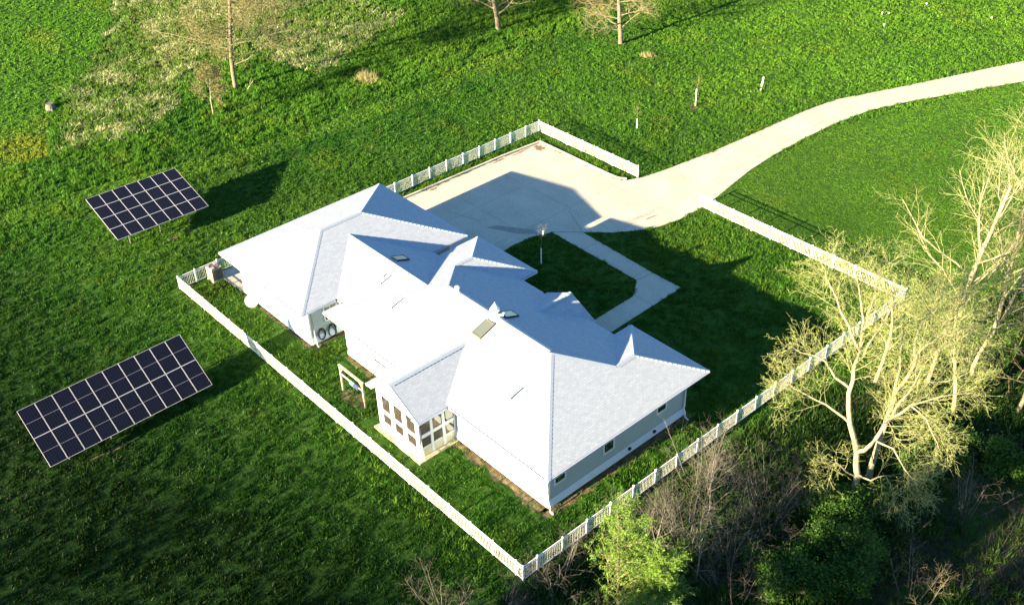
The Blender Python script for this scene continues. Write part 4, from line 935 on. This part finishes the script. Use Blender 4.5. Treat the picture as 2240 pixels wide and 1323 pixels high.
# the wood that stands below the photo's lower edge and shades the thicket (unseen, placed and sized by the shade it must cast)
EVR = dict(n=[30, 6, 4, 0, 0], max=2, split=1, leaves=30, leaf_from=1, lspread=.34, lsize=.19, elong=2.4, ang=[80, 50, 40, 40, 40], st=[.08, .1, .1, 0, 0], lr=[.26, .4, .4, .4, .4], up=[.03, 0, 0, 0, 0])
for i, (x, y, H) in enumerate(((43.6, -26, 10.8), (46.6, -25, 15.0), (49.6, -26, 16.5), (52.5, -25, 16.5), (55.5, -26, 16.5), (58.6, -24, 16), (61.5, -26, 16), (40.6, -27.5, 8.2), (37.6, -26, 8.0))):
    tree('unseen_conifer_tree', 'dark unseen conifer placed for its shade, standing outside the photo beyond its lower edge', 'tree', x, y, H, .22, 90 + i, M_bark_grey, M_twig_grey, M_ever, group='unseen shade conifers outside the photo', **EVR)

for i, (x, y, H) in enumerate(((13.0, -62, 12.5), (16.5, -60, 13), (20.0, -62, 14.0), (23.4, -59, 13.5), (26.8, -62, 15), (30, -60, 14.6), (33.2, -62, 15.4), (36.2, -60, 15))):  # unseen trees added so their thin shade dims the lower-left lawn
    tree('budding_tree', 'budding tree added unseen to dim the lower lawn, standing outside the photo beyond its lower left edge', 'tree', x, y, H, .2, 110 + i, M_bark_tan, M_twig_tan, M_bud, group='row of added shade trees outside the photo', n=[16, 9, 5, 2, 0], max=3, leaves=1, leaf_from=3, lspread=.2, lsize=.10, rmin=.009, ang=[60, 50, 45, 40, 40], lr=[.45, .5, .5, .5, .5])
# ------------------------------------------------------------------ grass
def blades(name, x, y, h, w, col, nb, lean=.5, rad=.06, seed=1, mat_=M_blade):
    r = np.random.default_rng(seed); N = len(x)
    X = np.repeat(x, nb); Y = np.repeat(y, nb); Hh = np.repeat(h, nb) * r.uniform(.6, 1.25, N * nb); Wd = np.repeat(w, nb) * r.uniform(.7, 1.3, N * nb); Rd = np.repeat(np.broadcast_to(rad, (N,)), nb)
    a = r.uniform(0, 2 * np.pi, N * nb); X = X + r.normal(0, 1, N * nb) * Rd; Y = Y + r.normal(0, 1, N * nb) * Rd
    Zb = height(X, Y) - .01
    la = r.uniform(0, 2 * np.pi, N * nb); ln = np.abs(r.normal(0, lean, N * nb)) * Hh
    b0 = np.stack([X + np.cos(a) * Wd / 2, Y + np.sin(a) * Wd / 2, Zb], 1); b1 = np.stack([X - np.cos(a) * Wd / 2, Y - np.sin(a) * Wd / 2, Zb], 1)
    tp = np.stack([X + np.cos(la) * ln, Y + np.sin(la) * ln, Zb + Hh], 1)
    V = np.stack([b0, b1, tp], 1).reshape(-1, 3)
    C = np.repeat(col, nb, 0) * r.uniform(.7, 1.3, (N * nb, 1)); C = np.concatenate([C, np.ones((N * nb, 1))], 1); C = np.repeat(C, 3, 0)
    return np_mesh(name, V, np.arange(N * nb * 3).reshape(-1, 3), mat_, None, C)
FRAME = [(-84, 15), (-8.5, -14.5), (20, -25), (39.5, -5.5), (60, 15.5), (47, 46), (16, 108), (-32, 64)]
FRAME2 = [(-104, 8), (-14, -46), (25, -52), (62, -34), (82, 15), (62, 72), (32, 128), (-46, 88)]
def cand(n, seed, wide=False):
    if wide:
        r = np.random.default_rng(seed); n = int(n * 1.68); x = r.uniform(-104, 82, n); y = r.uniform(-52, 128, n); k = inpoly(x, y, FRAME2); x, y = x[k], y[k]
        fr_ = np.where(inpoly(x, y, FRAME), 0, dpoly(x, y, FRAME)); k = r.random(len(x)) < np.exp(-fr_ / 9); x, y = x[k], y[k]
        k = ~(inpoly(x, y, drive) | inpoly(x, y, walk) | inpoly(x, y, patio) | inpoly(x, y, house_foot)); return x[k], y[k]
    r = np.random.default_rng(seed); x = r.uniform(-84, 60, n); y = r.uniform(-25, 108, n); k = inpoly(x, y, FRAME); x, y = x[k], y[k]
    k = ~(inpoly(x, y, drive) | inpoly(x, y, walk) | inpoly(x, y, patio) | inpoly(x, y, house_foot))
    return x[k], y[k]
def keep(k, *a): return [q[k] for q in a]
x, y = cand(1000000, 5, True)
d = np.hypot(x - 65.5, y + 24.7)
r = np.random.default_rng(3)
mown = inpoly(x, y, [(17.6, 36.2), (70, 36.2), (70, 100), (33, 100), (18, 55)])
n4 = fbm(x, y, .40, 101)                                          # clumps a hand or two wide
k = r.random(len(x)) < np.clip(72 / d, .25, 1) ** 1.2 * np.where(mown, .9, np.clip((n4 - .25) * 2.6, .2, 1)); x, y, d, mown, n4 = keep(k, x, y, d, mown, n4)
meadow = np.clip((-x - 13 + 4 * (fbm(x, y, 8, 41) - .5)) / 5, 0, 1); wood = inpoly(x, y, woods); strip = inpoly(x, y, left_strip)
# a mown track that crosses the meadow behind the garage
track = [(-19.6, -5.8), (-15.2, 15.5), (-14.1, 32.2), (-15, 46), (-15, 46.1), (-14.1, 32.3), (-15.2, 15.6), (-19.6, -5.7)]
onrun = dpoly(x, y, track) < 1.3
far = np.clip((y - 30) / 40, 0, 1) * np.clip((x + 30) / 30, 0, 1)  # far grass coloured lighter, the sun and view gradient put into colour
n1 = fbm(x, y, 6, 51); n2 = fbm(x, y, 1.4, 61); n3 = fbm(x, y, 18, 71)
sz = np.clip(d / 78, .75, 1.6)                                    # farther tufts stand for more grass
ck = np.clip((n4 - .3) * 1.8 + .2, .35, 1.15)
h = (.05 + .17 * ck * np.clip(n2 * 1.2 + .3, .5, 1.1)) * (1 - meadow) + (.10 + .40 * ck * n2 * 1.4) * meadow
h = np.where(mown, .04 + .03 * n4, h); h = np.where(strip | onrun, .05 + .14 * ck, h)
w = (.045 + .04 * ck) * sz
base = np.array([.024, .106, .009]); lite = np.array([.088, .228, .018]); yel = np.array([.30, .285, .03]); dk = np.array([.012, .040, .005])
near = lawn_shade(x, y)
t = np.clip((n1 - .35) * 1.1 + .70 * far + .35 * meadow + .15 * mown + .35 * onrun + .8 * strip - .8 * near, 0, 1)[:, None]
col = base * (1 - t) + lite * t
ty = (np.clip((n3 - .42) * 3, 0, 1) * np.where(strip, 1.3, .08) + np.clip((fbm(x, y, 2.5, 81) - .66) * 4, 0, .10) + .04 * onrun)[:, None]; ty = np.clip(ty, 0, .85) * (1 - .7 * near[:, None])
col = col * (1 - ty) + yel * ty
ds = np.clip((.46 - n4) * 2.0, 0, .4)[:, None] * np.where(mown, .5, 1)[:, None]; col = col * (1 - ds) + dk * ds
col = col * (1 - .74 * near[:, None]) * (1 - near[:, None] * np.array([.0, .0, .35]))  # blades of the lower lawn darkened by the painted shade
stz = (inpoly(x, y, straw_zone) * np.clip(dpoly(x, y, straw_zone) / 1.5, 0, 1) * .28)[:, None]; col = col * (1 - stz) + np.array([.21, .255, .075]) * stz
col = col * np.exp(r.normal(0, np.where(mown, .11, .16), len(x)))[:, None]
soilk = (dpoly(x, y, house_foot) < .75 + .4 * (n2 - .5)) & (x > 3) & (r.random(len(x)) < .85) & ~((y > 15) & (x < 30))
k = ~soilk & ~(wood & (r.random(len(x)) < .72)); x, y, h, w, col, wood = keep(k, x, y, h, w, col, wood)
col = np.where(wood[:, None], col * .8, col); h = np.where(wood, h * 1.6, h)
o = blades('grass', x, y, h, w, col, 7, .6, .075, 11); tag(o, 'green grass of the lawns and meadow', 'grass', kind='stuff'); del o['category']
# straw: last year's grass lying in the meadow
x, y = cand(300000, 15); k = inpoly(x, y, straw_zone); x, y = keep(k, x, y); n2 = fbm(x, y, 2.6, 91); n3 = fbm(x, y, 9, 95)
n5 = fbm(x, y, 1.1, 97)
k = ((n2 * .35 + n3 * .25 + n5 * .4) > .525) & (np.random.default_rng(4).random(len(x)) < .7); x, y = keep(k, x, y); r = np.random.default_rng(8)
N = len(x); col = np.array([.52, .54, .28]) * r.uniform(.4, 1.3, (N, 1))
o = blades('dry_grass', x, y, r.uniform(.25, .45, N), np.full(N, .07), col, 6, 1.2, .22, 12); tag(o, 'straw coloured dry grass matted in the meadow', 'dry grass', kind='stuff'); del o['category']
# individual tan clumps
for cx, cy, s, l in ((-20.83, 31.56, 1.0, 'tan dry grass clump lying in the shadow of the meadow trees'), (-4.61, 55.46, .6, 'tan upright grass clump at the foot of the radiating bare tree')):
    r = np.random.default_rng(int(abs(cx) * 10)); N = int(60 * s * s); xx = cx + r.normal(0, .55 * s, N); yy = cy + r.normal(0, .5 * s, N)
    o = blades('grass_clump', xx, yy, np.full(N, .75 * s), np.full(N, .05), np.tile([.36, .34, .16], (N, 1)), 8, .5, .1, 3); tag(o, l, 'grass clump', 'tan grass clumps')
# tall weeds along the fences and the pad
r = np.random.default_rng(21)
N1 = 500; xa = r.uniform(4, 36, N1); ya = -.25 - np.abs(r.normal(0, .9, N1)); N2 = 700; xb = r.uniform(.15, 1.0, N2); yb = r.uniform(15, 35.5, N2); N3 = 260; xc = r.uniform(1, 11.5, N3); yc = r.uniform(34.75, 35.8, N3)
N4 = 300; xd = r.uniform(19, 35, N4); yd = 34 + r.normal(0, 1.6, N4); N5 = 420; xe = r.uniform(34.8, 37, N5); ye = r.uniform(1, 30, N5); N6 = 500; xf = r.uniform(1, 34, N6); yf = r.uniform(.3, 4.2, N6)
x = np.concatenate([xa, xb, xc, xd, xe, xf]); y = np.concatenate([ya, yb, yc, yd, ye, yf]); k = (~inpoly(x, y, house_foot)) & (fbm(x, y, 1.8, 33) > .46) & ~(inpoly(x, y, drive) | inpoly(x, y, patio)); x, y = keep(k, x, y); N = len(x)
c = np.where(r.random((N, 1)) < .25, np.array([[.11, .22, .02]]), np.array([[.045, .13, .012]]))
k = r.random(N) < .6; x, y, c = keep(k, x, y, c); N = len(x)
o = blades('tall_weeds', x, y, r.uniform(.15, .42, N), np.full(N, .055), c, 12, .6, .12, 13); tag(o, 'tall fresh green weeds along the fences', 'weeds', kind='stuff'); del o['category']
# undergrowth on the woodland floor
r = np.random.default_rng(31); x = r.uniform(37, 62, 60000); y = r.uniform(-6, 46, 60000); k = inpoly(x, y, woods) & (fbm(x, y, 3.2, 44) > .43); x, y = keep(k, x, y); N = len(x)
o = blades('undergrowth', x, y, r.uniform(.12, .6, N), np.full(N, .11), np.array([.035, .085, .014]) * r.uniform(.5, 1.5, (N, 1)), 4, .9, .12, 14); tag(o, 'dark green undergrowth covering the woodland floor', 'undergrowth', kind='stuff'); del o['category']
r = np.random.default_rng(33); x = r.uniform(37, 62, 14000); y = r.uniform(-6, 46, 14000); k = inpoly(x, y, woods) & (fbm(x, y, 3.2, 44) < .47); x, y = keep(k, x, y); N = len(x)
o = blades('brush', x, y, r.uniform(.2, .9, N), np.full(N, .03), np.array([.058, .054, .048]) * r.uniform(.5, 1.4, (N, 1)), 4, 1.0, .15, 15); tag(o, 'grey dead brush covering the thicket floor', 'brush', kind='stuff'); del o['category']

# ------------------------------------------------------------------ light, sky, camera
SUN_EL = R(15.2); sdir = Vector((-.07, -1, 0)).normalized()
w_ = bpy.data.worlds.new('World'); sc.world = w_; w_.use_nodes = True; nt = w_.node_tree; bg = nt.nodes['Background']
sky = nt.nodes.new('ShaderNodeTexSky'); sky.sky_type = 'NISHITA'; sky.sun_disc = False; sky.sun_elevation = SUN_EL; sky.sun_rotation = math.atan2(sdir.x, sdir.y); sky.altitude = 250; sky.air_density = 1.0; sky.dust_density = .3; sky.ozone_density = 1.2
hs = nt.nodes.new('ShaderNodeHueSaturation'); hs.inputs['Saturation'].default_value = 1.32; nt.links.new(sky.outputs[0], hs.inputs['Color']); nt.links.new(hs.outputs[0], bg.inputs[0]); bg.inputs[1].default_value = .052
sl = bpy.data.lights.new('sun', 'SUN'); sl.energy = 5.0; sl.angle = R(.53); sl.color = (1, .80, .49)
so = bpy.data.objects.new('sun', sl); COL.objects.link(so)
to_sun = Vector((sdir.x * math.cos(SUN_EL), sdir.y * math.cos(SUN_EL), math.sin(SUN_EL))); so.rotation_euler = to_sun.to_track_quat('Z', 'Y').to_euler(); so.location = (20, -60, 60)

pit, rol, yaw = R(35.346), R(-1.951), YAW
fw = Vector((-math.sin(yaw) * math.cos(pit), math.cos(yaw) * math.cos(pit), -math.sin(pit))); rt = Vector((math.cos(yaw), math.sin(yaw), 0)); up = rt.cross(fw)
r2_ = rt * math.cos(rol) + up * math.sin(rol); u2_ = -rt * math.sin(rol) + up * math.cos(rol)
cd = bpy.data.cameras.new('camera'); cam = bpy.data.objects.new('camera', cd); COL.objects.link(cam)
M4 = Matrix((r2_, u2_, -fw)).transposed().to_4x4(); M4.translation = Vector((65.55, -24.689, 44.432)); cam.matrix_world = M4
cd.sensor_fit = 'HORIZONTAL'; cd.sensor_width = 36; cd.lens = 36 * 2372.28 / 2240; cd.clip_start = .5; cd.clip_end = 3000
sc.camera = cam
vs = sc.view_settings; vs.view_transform = 'Standard'; vs.look = 'None'; vs.exposure = 2.72; vs.gamma = 1; vs.use_curve_mapping = False
sc.cycles.use_denoising = True; sc.cycles.use_adaptive_sampling = False; sc.cycles.max_bounces = 6; sc.cycles.transparent_max_bounces = 8; sc.cycles.diffuse_bounces = 3
